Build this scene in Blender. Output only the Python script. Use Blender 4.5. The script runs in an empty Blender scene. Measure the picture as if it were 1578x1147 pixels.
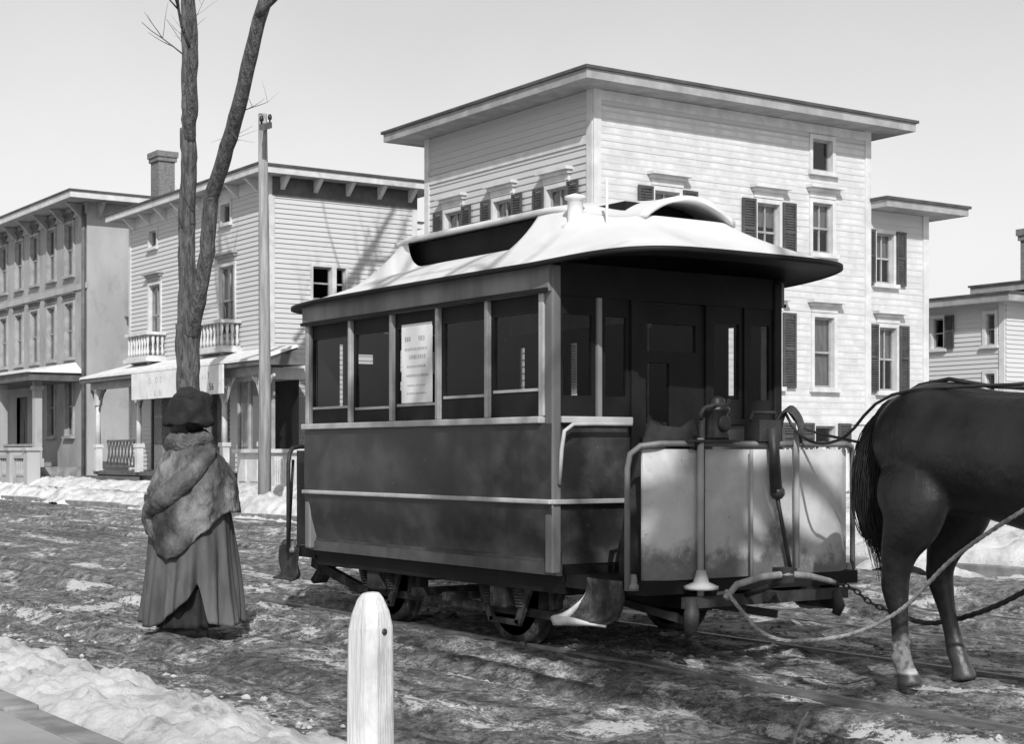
import bpy, bmesh, math, random
import numpy as np
from mathutils import Vector, Matrix, Quaternion

# ------------------------------------------------------------------ camera, sky, sun, exposure
scene = bpy.context.scene
COL = scene.collection
FPX, W_PX, H_PX, HORIZON = 2470.0, 1578.0, 1147.0, 700.0
cam_d = bpy.data.cameras.new('camera'); cam = bpy.data.objects.new('camera', cam_d); COL.objects.link(cam)
cam_d.sensor_fit = 'HORIZONTAL'; cam_d.sensor_width = 36.0
cam_d.lens = 36.0 * FPX / W_PX
cam_d.shift_y = (HORIZON - H_PX / 2) / W_PX
cam_d.clip_start = 0.05; cam_d.clip_end = 3000
cam.location = (0, 0, 1.35)
cam.rotation_euler = (math.radians(90), 0, math.radians(90) - math.atan2(1689, 2470))
scene.camera = cam

SUN_AZ = Vector((0.86, -0.51)).normalized(); SUN_EL = math.radians(37)
world = bpy.data.worlds.new('World'); scene.world = world; world.use_nodes = True
wn = world.node_tree.nodes; wl = world.node_tree.links
sky = wn.new('ShaderNodeTexSky'); sky.sky_type = 'NISHITA'; sky.sun_disc = False
sky.sun_elevation = SUN_EL; sky.sun_rotation = math.atan2(SUN_AZ.x, SUN_AZ.y)
sky.dust_density = 1.0; sky.air_density = 1.0; sky.ozone_density = 1.0
sep = wn.new('ShaderNodeSeparateColor'); comb = wn.new('ShaderNodeCombineColor')   # plate photographed in black and white: blue-sensitive
wl.new(sky.outputs[0], sep.inputs[0])
wtc = wn.new('ShaderNodeTexCoord'); wno = wn.new('ShaderNodeTexNoise'); wno.inputs['Scale'].default_value = 2.6; wno.inputs['Detail'].default_value = 6
wl.new(wtc.outputs['Generated'], wno.inputs['Vector'])
wmr = wn.new('ShaderNodeMapRange'); wmr.inputs[1].default_value = .3; wmr.inputs[2].default_value = .7; wmr.inputs[3].default_value = .98; wmr.inputs[4].default_value = 1.13
wl.new(wno.outputs[0], wmr.inputs[0]); wmu = wn.new('ShaderNodeMath'); wmu.operation = 'MULTIPLY'; wl.new(sep.outputs[2], wmu.inputs[0]); wl.new(wmr.outputs[0], wmu.inputs[1])   # a thin uneven veil of cloud
for i in range(3): wl.new(wmu.outputs[0], comb.inputs[i])
bgn = wn['Background']; bgn.inputs[1].default_value = 0.128
wl.new(comb.outputs[0], bgn.inputs[0])
sun_d = bpy.data.lights.new('sun', 'SUN'); sun_d.energy = 4.6; sun_d.angle = math.radians(0.5); sun_d.color = (1, 1, 1)
sun = bpy.data.objects.new('sun', sun_d); COL.objects.link(sun)
to_sun = Vector((SUN_AZ.x * math.cos(SUN_EL), SUN_AZ.y * math.cos(SUN_EL), math.sin(SUN_EL)))
sun.rotation_euler = to_sun.to_track_quat('Z', 'Y').to_euler(); sun.location = (20, -20, 40)
vs = scene.view_settings
vs.view_transform = 'Standard'; vs.look = 'None'; vs.gamma = 1.0; vs.exposure = -0.10; vs.use_curve_mapping = False
scene.cycles.max_bounces = 8; scene.cycles.transparent_max_bounces = 16

# ------------------------------------------------------------------ helpers
rnd = random.Random(7)
NPR = np.random.RandomState(11)
TAB = NPR.rand(256, 256)
def vnoise(x, y):
    xi = np.floor(x).astype(int); yi = np.floor(y).astype(int); fx = x - xi; fy = y - yi
    fx = fx * fx * (3 - 2 * fx); fy = fy * fy * (3 - 2 * fy)
    a = TAB[xi & 255, yi & 255]; b = TAB[(xi + 1) & 255, yi & 255]; c = TAB[xi & 255, (yi + 1) & 255]; d = TAB[(xi + 1) & 255, (yi + 1) & 255]
    return (a * (1 - fx) + b * fx) * (1 - fy) + (c * (1 - fx) + d * fx) * fy
def fbm(x, y, o=4, g=0.5):
    s = 0; a = 1; t = 0
    for i in range(o):
        s = s + a * vnoise(x + 17.3 * i, y + 9.1 * i); t += a; a *= g; x = x * 2.03; y = y * 2.03
    return s / t

def tag(o, label=None, cat=None, group=None, kind=None):
    if label: o['label'] = label
    if cat: o['category'] = cat
    if group: o['group'] = group
    if kind: o['kind'] = kind
    return o
def empty(name, loc=(0, 0, 0), rz=0, label=None, cat=None, group=None):
    o = bpy.data.objects.new(name, None); COL.objects.link(o); o.location = loc; o.rotation_euler = (0, 0, rz); o.empty_display_size = .2
    return tag(o, label, cat, group)
def link(name, me, mat, parent=None):
    o = bpy.data.objects.new(name, me); COL.objects.link(o)
    if mat is not None and not me.materials: me.materials.append(mat)
    if parent: o.parent = parent
    return o
def copy_tree(o, parent=None):
    c = o.copy(); COL.objects.link(c); c.parent = parent
    for ch in list(o.children): copy_tree(ch, c)
    return c

class Fr:                     # a wall frame: a along the wall, n outwards, z up
    def __init__(s, o, da, dn): s.o = Vector(o); s.da = Vector(da); s.dn = Vector(dn)
    def p(s, a, n, z): return s.o + s.da * a + s.dn * n + Vector((0, 0, z))
ID = Fr((0, 0, 0), (1, 0, 0), (0, 1, 0))

class MB:
    def __init__(s): s.v = []; s.f = []; s.sm = []
    def add(s, vs_, fs, smooth=False):
        b = len(s.v); s.v += [tuple(q) for q in vs_]
        for f in fs: s.f.append([b + i for i in f]); s.sm.append(smooth)
        return s
    def box(s, x0, x1, y0, y1, z0, z1, F=ID):
        P = [F.p(x, y, z) for z in (z0, z1) for y in (y0, y1) for x in (x0, x1)]
        return s.add(P, [(0, 2, 3, 1), (4, 5, 7, 6), (0, 1, 5, 4), (2, 6, 7, 3), (0, 4, 6, 2), (1, 3, 7, 5)])
    def bar(s, p, q, w, h=None, up=(0, 0, 1)):
        p = Vector(p); q = Vector(q); h = h or w; d = (q - p).normalized(); u = Vector(up)
        if abs(d.dot(u)) > .97: u = Vector((1, 0, 0))
        a = d.cross(u).normalized() * w / 2; b = a.cross(d).normalized() * h / 2
        P = [p - a - b, p + a - b, p + a + b, p - a + b, q - a - b, q + a - b, q + a + b, q - a + b]
        return s.add(P, [(0, 1, 2, 3), (7, 6, 5, 4), (0, 4, 5, 1), (1, 5, 6, 2), (2, 6, 7, 3), (3, 7, 4, 0)])
    def tube(s, pts, r, n=8, caps=True, smooth=True, jit=0, ell=None):
        pts = [Vector(p) for p in pts]; m = len(pts)
        if not hasattr(r, '__len__'): r = [r] * m
        rows = []; prev = None
        for i, p in enumerate(pts):
            d = (pts[min(i + 1, m - 1)] - pts[max(i - 1, 0)]).normalized()
            if prev is None:
                u = Vector((0, 0, 1)) if abs(d.z) < .9 else Vector((1, 0, 0))
                a = d.cross(u).normalized()
            else:
                a = (prev - d * prev.dot(d)).normalized()
            prev = a; b = d.cross(a)
            row = []
            for k in range(n):
                t = 2 * math.pi * k / n
                rr = r[i] * (1 + (rnd.uniform(-jit, jit) if jit else 0))
                row.append(p + a * math.cos(t) * rr + b * math.sin(t) * rr)
            rows.append(row)
        P = [q for row in rows for q in row]; fs = []
        for i in range(m - 1):
            for k in range(n): fs.append((i * n + k, i * n + (k + 1) % n, (i + 1) * n + (k + 1) % n, (i + 1) * n + k))
        if caps: fs.append(tuple(range(n - 1, -1, -1))); fs.append(tuple(range((m - 1) * n, m * n)))
        return s.add(P, fs, smooth)
    def loft(s, rows, closed=True, caps=True, smooth=True):
        n = len(rows[0]); P = [q for r in rows for q in r]; fs = []
        for i in range(len(rows) - 1):
            for k in range(n if closed else n - 1):
                fs.append((i * n + k, i * n + (k + 1) % n, (i + 1) * n + (k + 1) % n, (i + 1) * n + k))
        if caps and closed: fs.append(tuple(range(n - 1, -1, -1))); fs.append(tuple(range((len(rows) - 1) * n, len(rows) * n)))
        return s.add(P, fs, smooth)
    def lathe(s, o, prof, n=16, axis='z', smooth=True):
        o = Vector(o); rows = []
        for r, h in prof:
            row = []
            for k in range(n):
                t = 2 * math.pi * k / n; c, q = r * math.cos(t), r * math.sin(t)
                row.append(o + {'z': Vector((c, q, h)), 'y': Vector((c, h, q)), 'x': Vector((h, c, q))}[axis])
            rows.append(row)
        return s.loft(rows, smooth=smooth)
    def prism(s, poly, h0, h1, plane='xz', F=ID):
        def P(a, b, h): return F.p(a, h, b) if plane == 'xz' else (F.p(a, b, h) if plane == 'xy' else F.p(h, a, b))
        n = len(poly)
        return s.add([P(a, b, h0) for a, b in poly] + [P(a, b, h1) for a, b in poly],
                     [tuple(range(n - 1, -1, -1)), tuple(range(n, 2 * n))] + [(i, (i + 1) % n, n + (i + 1) % n, n + i) for i in range(n)])
    def ball(s, c, r, n=10, m=7, sq=(1, 1, 1)):
        c = Vector(c); rows = []
        for i in range(m):
            t = math.pi * (i + .02) / (m - 1 + .04)
            rows.append([c + Vector((r * math.sin(t) * math.cos(2 * math.pi * k / n) * sq[0], r * math.sin(t) * math.sin(2 * math.pi * k / n) * sq[1], r * math.cos(t) * sq[2])) for k in range(n)])
        return s.loft(rows)
    def mesh(s, name):
        me = bpy.data.meshes.new(name); me.from_pydata(s.v, [], s.f)
        me.polygons.foreach_set('use_smooth', s.sm)
        bm = bmesh.new(); bm.from_mesh(me); bmesh.ops.recalc_face_normals(bm, faces=bm.faces); bm.to_mesh(me); bm.free()
        return me
    def build(s, name, mat, parent=None, bevel=0):
        o = link(name, s.mesh(name), mat, parent)
        if bevel:
            b = o.modifiers.new('bevel', 'BEVEL'); b.width = bevel; b.segments = 2; b.limit_method = 'ANGLE'
        return o
def part(name, mat, parent, *boxes, F=ID, bevel=0):
    m = MB()
    for b in boxes: m.box(*b, F=F)
    return m.build(name, mat, parent, bevel)

def etube(m, pts, rad, n=18, lat=(0, 1, 0)):
    pts = [Vector(p) for p in pts]; lat = Vector(lat); rows = []
    for i, p in enumerate(pts):
        d = (pts[min(i + 1, len(pts) - 1)] - pts[max(i - 1, 0)]).normalized(); o = d.cross(lat).normalized(); l2 = o.cross(d).normalized()
        ra, rb = rad[i] if hasattr(rad[i], '__len__') else (rad[i], rad[i])
        rows.append([p + o * ra * math.cos(2 * math.pi * k / n) + l2 * rb * math.sin(2 * math.pi * k / n) for k in range(n)])
    m.loft(rows)
def spline(pts, rad, k=4):
    """Catmull-Rom through points and radii."""
    P = [np.array(p, float) for p in pts]; R = [np.array(r if hasattr(r, '__len__') else (r, r), float) for r in rad]; op = []; orr = []
    for i in range(len(P) - 1):
        for j in range(k):
            t = j / k; q = []
            for A in (P, R):
                a, b, c, d = A[max(i - 1, 0)], A[i], A[i + 1], A[min(i + 2, len(A) - 1)]
                q.append(.5 * (2 * b + (c - a) * t + (2 * a - 5 * b + 4 * c - d) * t * t + (3 * b - a - 3 * c + d) * t ** 3))
            op.append(tuple(q[0])); orr.append(tuple(np.maximum(q[1], .004)))
    op.append(tuple(P[-1])); orr.append(tuple(R[-1])); return op, orr
def sp(m, pts, rad, n=18, k=4): etube(m, *spline(pts, rad, k), n=n)
def bake(o):
    dg = bpy.context.evaluated_depsgraph_get(); dg.update()
    me = bpy.data.meshes.new_from_object(o.evaluated_get(dg)); mats = list(o.data.materials)
    o.modifiers.clear(); o.data = me
    me.materials.clear()
    for m in mats: me.materials.append(m)
    return o
def remesh(o, voxel=.02, smooth=4):
    r = o.modifiers.new('r', 'REMESH'); r.mode = 'VOXEL'; r.voxel_size = voxel; r.use_smooth_shade = True
    k = o.modifiers.new('s', 'SMOOTH'); k.factor = .5; k.iterations = smooth
    return bake(o)

# ------------------------------------------------------------------ materials (grey scale: the plate is black and white)
def nd(t, typ, **kw):
    n = t.nodes.new(typ)
    for k, v in kw.items(): setattr(n, k, v)
    return n
def math_node(t, op, a, b=None, c=None):
    n = nd(t, 'ShaderNodeMath', operation=op)
    for i, q in enumerate((a, b, c)):
        if q is None: continue
        if hasattr(q, 'is_linked'): t.links.new(q, n.inputs[i])
        else: n.inputs[i].default_value = q
    return n.outputs[0]
def smooth(t, x, lo, hi, a=0., b=1.):
    n = nd(t, 'ShaderNodeMapRange', interpolation_type='SMOOTHSTEP')
    t.links.new(x, n.inputs[0]); n.inputs[1].default_value = lo; n.inputs[2].default_value = hi
    n.inputs[3].default_value = a; n.inputs[4].default_value = b
    return n.outputs[0]
def noise(t, scale, detail=5, stretch=(1, 1, 1), rough=.55, coord='Object', off=(0, 0, 0), dist=0):
    tc = nd(t, 'ShaderNodeTexCoord'); mp = nd(t, 'ShaderNodeMapping'); mp.inputs['Scale'].default_value = stretch; mp.inputs['Location'].default_value = off
    t.links.new(tc.outputs[coord], mp.inputs[0])
    n = nd(t, 'ShaderNodeTexNoise'); n.inputs['Scale'].default_value = scale; n.inputs['Detail'].default_value = detail; n.inputs['Roughness'].default_value = rough
    n.inputs['Distortion'].default_value = dist
    t.links.new(mp.outputs[0], n.inputs['Vector'])
    return n.outputs[0]
def objz(t, axis=2):
    tc = nd(t, 'ShaderNodeTexCoord'); s = nd(t, 'ShaderNodeSeparateXYZ'); t.links.new(tc.outputs['Object'], s.inputs[0]); return s.outputs[axis]
def lerp(t, f, a, b):
    n = nd(t, 'ShaderNodeMix', data_type='FLOAT')
    t.links.new(f, n.inputs[0])
    for i, q in ((2, a), (3, b)):
        if hasattr(q, 'is_linked'): t.links.new(q, n.inputs[i])
        else: n.inputs[i].default_value = q
    return n.outputs[0]
def base(name):
    m = bpy.data.materials.new(name); m.use_nodes = True; t = m.node_tree
    return m, t, t.nodes['Principled BSDF']
def set_bump(t, b, h, strength, dist=.02):
    n = nd(t, 'ShaderNodeBump'); n.inputs['Strength'].default_value = strength; n.inputs['Distance'].default_value = dist
    t.links.new(h, n.inputs['Height']); t.links.new(n.outputs[0], b.inputs['Normal'])
def grey(t, b, val, rough=None):
    t.links.new(val, b.inputs['Base Color'])
def M(name, v, rough=.75, var=.25, scale=5, stretch=(1, 1, 1), bump=.15, bscale=40, bstretch=None, dist=.01, metal=0, spec=.35, dirt=0, dscale=1.6):
    m, t, b = base(name)
    f = smooth(t, noise(t, scale, 6, stretch), .3, .7)
    val = lerp(t, f, v * (1 - var), v * (1 + var))
    if dirt:
        g = smooth(t, noise(t, dscale, 7, (1, 1, .6), rough=.65, off=(3, 1, 7)), .48, .68)
        val = lerp(t, math_node(t, 'MULTIPLY', g, dirt), val, .32 if v < .12 else v * .45)
    grey(t, b, val)
    b.inputs['Roughness'].default_value = rough; b.inputs['Metallic'].default_value = metal; b.inputs['Specular IOR Level'].default_value = spec
    if bump: set_bump(t, b, noise(t, bscale, 4, bstretch or stretch), bump, dist)
    return m
def glass(name, refl=.12, tint=.9):
    m, t, b = base(name); t.nodes.remove(b)
    tr = nd(t, 'ShaderNodeBsdfTransparent'); tr.inputs[0].default_value = (tint, tint, tint, 1)
    gl = nd(t, 'ShaderNodeBsdfGlossy'); gl.inputs['Roughness'].default_value = .04; gl.inputs[0].default_value = (.9, .9, .9, 1)
    lw = nd(t, 'ShaderNodeLayerWeight'); lw.inputs[0].default_value = .5
    mx = nd(t, 'ShaderNodeMixShader')
    bp = nd(t, 'ShaderNodeBump'); bp.inputs['Strength'].default_value = .04; bp.inputs['Distance'].default_value = .02
    t.links.new(noise(t, 4, 2), bp.inputs['Height']); t.links.new(bp.outputs[0], gl.inputs['Normal'])
    t.links.new(math_node(t, 'MULTIPLY_ADD', math_node(t, 'POWER', lw.outputs[1], 4.0), .8, refl * .4), mx.inputs[0]); t.links.new(tr.outputs[0], mx.inputs[1]); t.links.new(gl.outputs[0], mx.inputs[2])
    t.links.new(mx.outputs[0], t.nodes['Material Output'].inputs[0])
    return m

MAT = {}
MAT['white_clap'] = M('white clapboard paint', .51, .7, .02, 2.0, (.5, .5, 3), 0)
MAT['cream_clap'] = M('pale clapboard paint', .47, .7, .012, 1.6, (.5, .5, 3), 0)
MAT['trim'] = M('light painted trim', .54, .65, .12, 3, dirt=.2)
MAT['grey_trim'] = M('grey painted trim', .30, .7, .18, 3, dirt=.2)
MAT['dark_trim'] = M('dark painted trim', .10, .6, .25, 3)
MAT['stucco'] = M('grey stucco', .36, .9, .12, .7, (1, 1, .5), .25, 30, dirt=.35)
MAT['stucco_shade'] = M('grey stucco shaded front', .30, .9, .15, .9, (1, 1, .5), .3, 25, dirt=.3)  # darker copy of the stucco, its front's shade put into the colour
MAT['roofing'] = M('dark roofing', .07, .8, .3, 2)
MAT['brick'] = M('grey brick', .17, .9, .3, 9, (1, 1, 3), .5, 18)
MAT['shutter'] = M('dark shutter paint', .06, .6, .25, 4)
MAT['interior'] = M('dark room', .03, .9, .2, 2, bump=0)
MAT['curtain'] = M('muslin curtain', .15, .9, .25, 6, (5, 5, .4), .3, 20)
MAT['pane'] = glass('window glass', .22, .8)
MAT['car_pane'] = glass('car window glass', .05, .85)
MAT['bark'] = M('bark', .105, .95, .5, 4, (3, 3, .6), 1., 7, (4, 4, .5), .12)
MAT['pole'] = M('weathered pole wood', .26, .9, .3, 2, (6, 6, .5), .4, 12, (8, 8, .4), .02)
MAT['old_white'] = M('worn whitewash', .58, .85, .14, 3, (2, 2, .5), .35, 14, (5, 5, .35), .04, dirt=.5, dscale=5)
MAT['iron'] = M('rusty iron', .028, .6, .4, 9, bump=.3, spec=.4)
MAT['iron_mud'] = M('muddy iron', .030, .85, .6, 7, bump=.5, dist=.02, dirt=.30, dscale=5)
MAT['rail_iron'] = M('worn rail iron', .22, .5, .3, 6, (1, 6, 6), .2, metal=.6)
MAT['rope'] = M('hemp rope', .24, .95, .3, 25, bump=.6, bscale=90)
MAT['leather'] = M('black leather', .03, .45, .3, 8, bump=.2)
MAT['wood_floor'] = M('dark floor boards', .06, .8, .35, 4, (1, 6, 1))
MAT['roof_canvas'] = M('white painted canvas roof', .60, .75, .06, 2.2, bump=.08, bscale=25)
MAT['car_post'] = M('light car post paint', .34, .45, .2, 5, dirt=.35)
MAT['car_trim'] = M('light moulding paint', .40, .45, .15, 5, dirt=.35)
MAT['car_dark'] = M('dark varnish and shade', .010, .6, .4, 3, bump=.05, spec=.2)  # black tone also stands for shade under the hood and roof
MAT['stone'] = M('kerb stone', .22, .9, .3, 4, bump=.5, bscale=20)
MAT['twig'] = M('dry twig', .30, .9, .3, 10)
MAT['sign_paint'] = M('white sign paint', .70, .7, .08, 2, dirt=.2, dscale=3)
MAT['letter'] = M('faded sign letters', .50, .8, .15, 8, bump=0)
MAT['letter_dark'] = M('dark sign figures', .06, .8, .3, 8, bump=0)
MAT['shaded_skin'] = M('shaded_skin', .045, .6, .15, 6, bump=.1)  # dark tone carries the shade on the face
MAT['hat'] = M('black felt', .018, .95, .4, 12, bump=.5, bscale=60)
MAT['boot'] = M('boot leather', .05, .5, .4, 9)
MAT['cloth_dark'] = M('black wool', .02, .95, .4, 9, bump=.4, bscale=50)

def mat_car_panel():
    m, t, b = base('dark carriage paint')
    n = noise(t, 1.7, 7, (1, 1, 1.2), rough=.62)
    v = lerp(t, smooth(t, n, .40, .72), .020, .072)
    n2 = noise(t, 26, 3, rough=.6); v = lerp(t, smooth(t, n2, .70, .78), v, .16)
    z = objz(t); zz = math_node(t, 'MULTIPLY_ADD', noise(t, 5, 5), .35, z)
    mud = smooth(t, zz, .98, .76)
    v = lerp(t, math_node(t, 'MULTIPLY', mud, .75), v, lerp(t, noise(t, 9, 5), .03, .14))
    grey(t, b, v)
    t.links.new(lerp(t, smooth(t, n, .35, .7), .28, .55), b.inputs['Roughness']); b.inputs['Specular IOR Level'].default_value = .4
    set_bump(t, b, noise(t, 3, 3), .05, .02)
    return m
MAT['car_panel'] = mat_car_panel()
def mat_letterboard():
    m, t, b = base('weathered letterboard paint')
    v = lerp(t, smooth(t, noise(t, 2.2, 6, (1, 1, .25)), .35, .68), .10, .24)
    grey(t, b, v); b.inputs['Roughness'].default_value = .5
    return m
MAT['letterboard'] = mat_letterboard()
def mat_dash():
    m, t, b = base('pale dash paint splashed with mud')
    v = lerp(t, smooth(t, noise(t, 3, 6), .3, .7), .34, .52)
    v = lerp(t, smooth(t, noise(t, 30, 4, rough=.7), .62, .72), v, .2)
    z = objz(t); zz = math_node(t, 'MULTIPLY_ADD', noise(t, 4.5, 8, rough=.75), .55, math_node(t, 'MULTIPLY_ADD', noise(t, 1.4, 3, off=(2, 5, 1)), .9, z))
    mud = smooth(t, zz, 1.58, 1.40)
    v = lerp(t, math_node(t, 'MULTIPLY', mud, .92), v, lerp(t, noise(t, 14, 6, rough=.7), .03, .17))
    grey(t, b, v); b.inputs['Roughness'].default_value = .6
    set_bump(t, b, noise(t, 2.5, 2), .1, .05)
    return m
MAT['dash'] = mat_dash()
def mat_mud():
    m, t, b = base('slushy mud')
    big = noise(t, .30, 4, (.6, 1.3, 1), off=(4, 2, 0))
    mid = noise(t, 1.4, 8, (.6, 1.5, 1), rough=.72, dist=.3)
    fin = noise(t, 9, 8, (.9, 1.15, 1), rough=.8)
    vf = noise(t, 45, 4, (.8, 1.2, 1), rough=.8)
    v = lerp(t, smooth(t, fin, .36, .66), .045, .30)
    v = math_node(t, 'MULTIPLY', v, smooth(t, vf, .3, .7, .6, 1.4))
    wet = smooth(t, big, .52, .36)                                     # wetter, darker ground
    v = lerp(t, math_node(t, 'MULTIPLY', wet, .55), v, .04)
    mm = math_node(t, 'MULTIPLY_ADD', math_node(t, 'SUBTRACT', vf, .5), .22, math_node(t, 'MULTIPLY_ADD', fin, .5, mid))
    slush = smooth(t, mm, .75, .86)
    v = lerp(t, math_node(t, 'MULTIPLY', slush, .75), v, lerp(t, smooth(t, vf, .3, .7), .18, .50))
    dark = smooth(t, mm, .70, .62)
    v = lerp(t, math_node(t, 'MULTIPLY', dark, .6), v, .035)
    ice = smooth(t, math_node(t, 'MULTIPLY_ADD', big, .5, mm), 1.07, 1.11)
    v = lerp(t, ice, v, .58)
    grey(t, b, v)
    t.links.new(lerp(t, math_node(t, 'MAXIMUM', slush, smooth(t, mid, .4, .55)), .45, .9), b.inputs['Roughness'])
    b.inputs['Specular IOR Level'].default_value = .3
    set_bump(t, b, math_node(t, 'MULTIPLY_ADD', vf, .25, math_node(t, 'ADD', fin, mid)), .8, .05)
    return m
MAT['mud'] = mat_mud()
def mat_snow(name='snow', v0=.62, v1=.86, dirt=.5):
    m, t, b = base(name)
    n = noise(t, 2.2, 7, rough=.65); v = lerp(t, smooth(t, n, .3, .6), v0, v1)
    d = smooth(t, noise(t, 5, 7, rough=.75, off=(9, 0, 3)), .57, .70)
    v = lerp(t, math_node(t, 'MULTIPLY', d, dirt), v, .16)
    grey(t, b, v); b.inputs['Roughness'].default_value = .75
    set_bump(t, b, noise(t, 24, 8, rough=.8), .8, .05)
    return m
MAT['snow'] = mat_snow('snow', .42, .74, .7); MAT['dirty_snow'] = mat_snow('trodden snow', .34, .72, .75); MAT['roof_snow'] = mat_snow('roof snow', .66, .78, .05)
def mat_ground():
    m, t, b = base('trodden ground with snow')
    n = noise(t, .35, 7, rough=.6); f = noise(t, 6, 6, rough=.7)
    v = lerp(t, smooth(t, math_node(t, 'MULTIPLY_ADD', f, .3, n), .56, .70), lerp(t, f, .10, .3), .66)
    grey(t, b, v); b.inputs['Roughness'].default_value = .9; set_bump(t, b, f, .5, .04)
    return m
MAT['ground'] = mat_ground()
MAT['walk'] = M('trodden sidewalk', .27, .9, .3, 1.2, (.5, 1, 1), .5, 12, dirt=.3)
def mat_horse():
    m, t, b = base('dark bay coat with white sock')
    v = lerp(t, smooth(t, noise(t, 3, 5), .3, .7), .006, .016)
    z = objz(t); y = objz(t, 1)
    sock = math_node(t, 'MULTIPLY', smooth(t, math_node(t, 'MULTIPLY_ADD', noise(t, 14, 4), .1, z), .36, .30), smooth(t, y, -.10, -.14))
    hoof = smooth(t, z, .095, .075)
    v = lerp(t, math_node(t, 'MULTIPLY', smooth(t, math_node(t, 'MULTIPLY_ADD', noise(t, 18, 6, rough=.7), .5, z), .75, .45), .35), v, .09); v = lerp(t, sock, v, lerp(t, smooth(t, noise(t, 20, 4), .35, .6), .14, .6)); v = lerp(t, hoof, v, .05)
    grey(t, b, v); b.inputs['Roughness'].default_value = .34; b.inputs['Specular IOR Level'].default_value = .5
    set_bump(t, b, math_node(t, 'MULTIPLY_ADD', noise(t, 55, 5, (1, 1, .25), rough=.7), .22, noise(t, 5, 3)), .5, .035)
    return m
MAT['horse'] = mat_horse()
MAT['hair'] = M('black horse hair', .012, .5, .4, 20, bump=.2)
MAT['robe'] = M('grey wool robe', .075, .95, .35, 4, (2, 2, .5), .4, 40, dirt=.15)
MAT['shawl'] = M('mottled fur shawl', .06, .98, .7, 5, (1, 1, .7), .7, 22, dist=.04, dirt=.55, dscale=3.0)
MAT['fur'] = M('pale fur collar', .13, 1., .5, 9, bump=1., bscale=50, dist=.04)
MAT['notice'] = M('printed notice paper', .72, .8, .06, 4, bump=0)
MAT['print'] = M('faded printing ink', .42, .8, .2, 30, bump=0)
MAT['lamp_metal'] = M('lamp metal', .03, .35, .3, 6, metal=.3)

# ------------------------------------------------------------------ ground, street, snow
def ground_z(Y):
    Y = np.asarray(Y, float)
    return np.interp(Y, [-300, 2.45, 2.56, 2.6, 14.2, 14.35, 15.6, 17.5, 24, 40, 600], [.12, .12, .10, 0, 0, .10, .16, .38, .62, .9, 1.0])
def grid(xs, ys, zf):
    X, Y = np.meshgrid(xs, ys, indexing='ij'); Z = zf(X, Y)
    nx, ny = len(xs), len(ys); V = np.stack([X, Y, Z], -1).reshape(-1, 3)
    i = np.arange((nx - 1) * (ny - 1)); a = i // (ny - 1) * ny + i % (ny - 1)
    F = np.stack([a, a + ny, a + ny + 1, a + 1], -1)
    return V, F
def grid_mesh(name, xs, ys, zf, mat, smooth_=True):
    V, F = grid(xs, ys, zf)
    me = bpy.data.meshes.new(name); me.vertices.add(len(V)); me.vertices.foreach_set('co', V.ravel())
    me.loops.add(F.size); me.loops.foreach_set('vertex_index', F.ravel()); me.polygons.add(len(F))
    me.polygons.foreach_set('loop_start', np.arange(len(F)) * 4); me.polygons.foreach_set('loop_total', np.full(len(F), 4))
    me.update(calc_edges=True); me.validate()
    me.polygons.foreach_set('use_smooth', np.full(len(F), smooth_))
    return tag(link(name, me, mat), kind='structure')

gx = np.concatenate([np.linspace(-900, -90, 20), np.linspace(-80, 30, 111), np.linspace(40, 500, 12)])
gy = np.concatenate([np.linspace(-400, -10, 12), np.linspace(-5, 2.45, 8), [2.56, 2.6, 3.2], np.linspace(4, 14, 11), [14.2, 14.35], np.linspace(15, 60, 60), np.linspace(70, 1200, 20)])
grid_mesh('ground', gx, gy, lambda X, Y: ground_z(Y) - .06 + np.where(Y > 17.5, .10 * fbm(X * .5, Y * .5), 0), MAT['ground'])

def street_z(X, Y):
    z = .018 + .10 * (fbm(X * .32, Y * 1.5, 4) - .5) + .065 * (fbm(X * 1.7, Y * 3.1 + 40, 4) - .5) + .06 * (fbm(X * 6, Y * 7 + 11, 4, .6) - .5) * .75
    z = z - .035 * np.clip((vnoise(X * 4.6 + 3, Y * 5.2) - .70) / .15, 0, 1) * np.clip((vnoise(X * .5, Y * .8) - .3) * 3, 0, 1)     # hoof prints
    for Yr in (5.3, 5.75, 9.9, 11.2, 12.4, 4.2):                            # wheel ruts along the street
        w = .10 + .05 * np.sin(X * .3 + Yr * 7); off = .12 * np.sin(X * .21 + Yr * 3)
        z = z - .055 * np.exp(-((Y - Yr - off) / w) ** 2) + .035 * np.exp(-((Y - Yr - off - 2.1 * w) / w) ** 2)
    for Yr in (6.48, 7.94, 9.25, 10.75):                                    # mud lies a little below the rails
        d = np.abs(Y - Yr); z = np.where(d < .15, np.minimum(z, .0 + .12 * d + .03 * (fbm(X * 1.3, Y * 2, 3) - .5)), z)
    return z
xs = np.concatenate([np.arange(-80, -30, .35), np.arange(-30, -15, .12), np.arange(-15, -3, .045), np.arange(-3, 12, .3)])
ys = np.concatenate([np.arange(2.62, 7.5, .04), np.arange(7.5, 14.2, .07), [14.2]])
grid_mesh('street', xs, ys, street_z, MAT['mud'])

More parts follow.
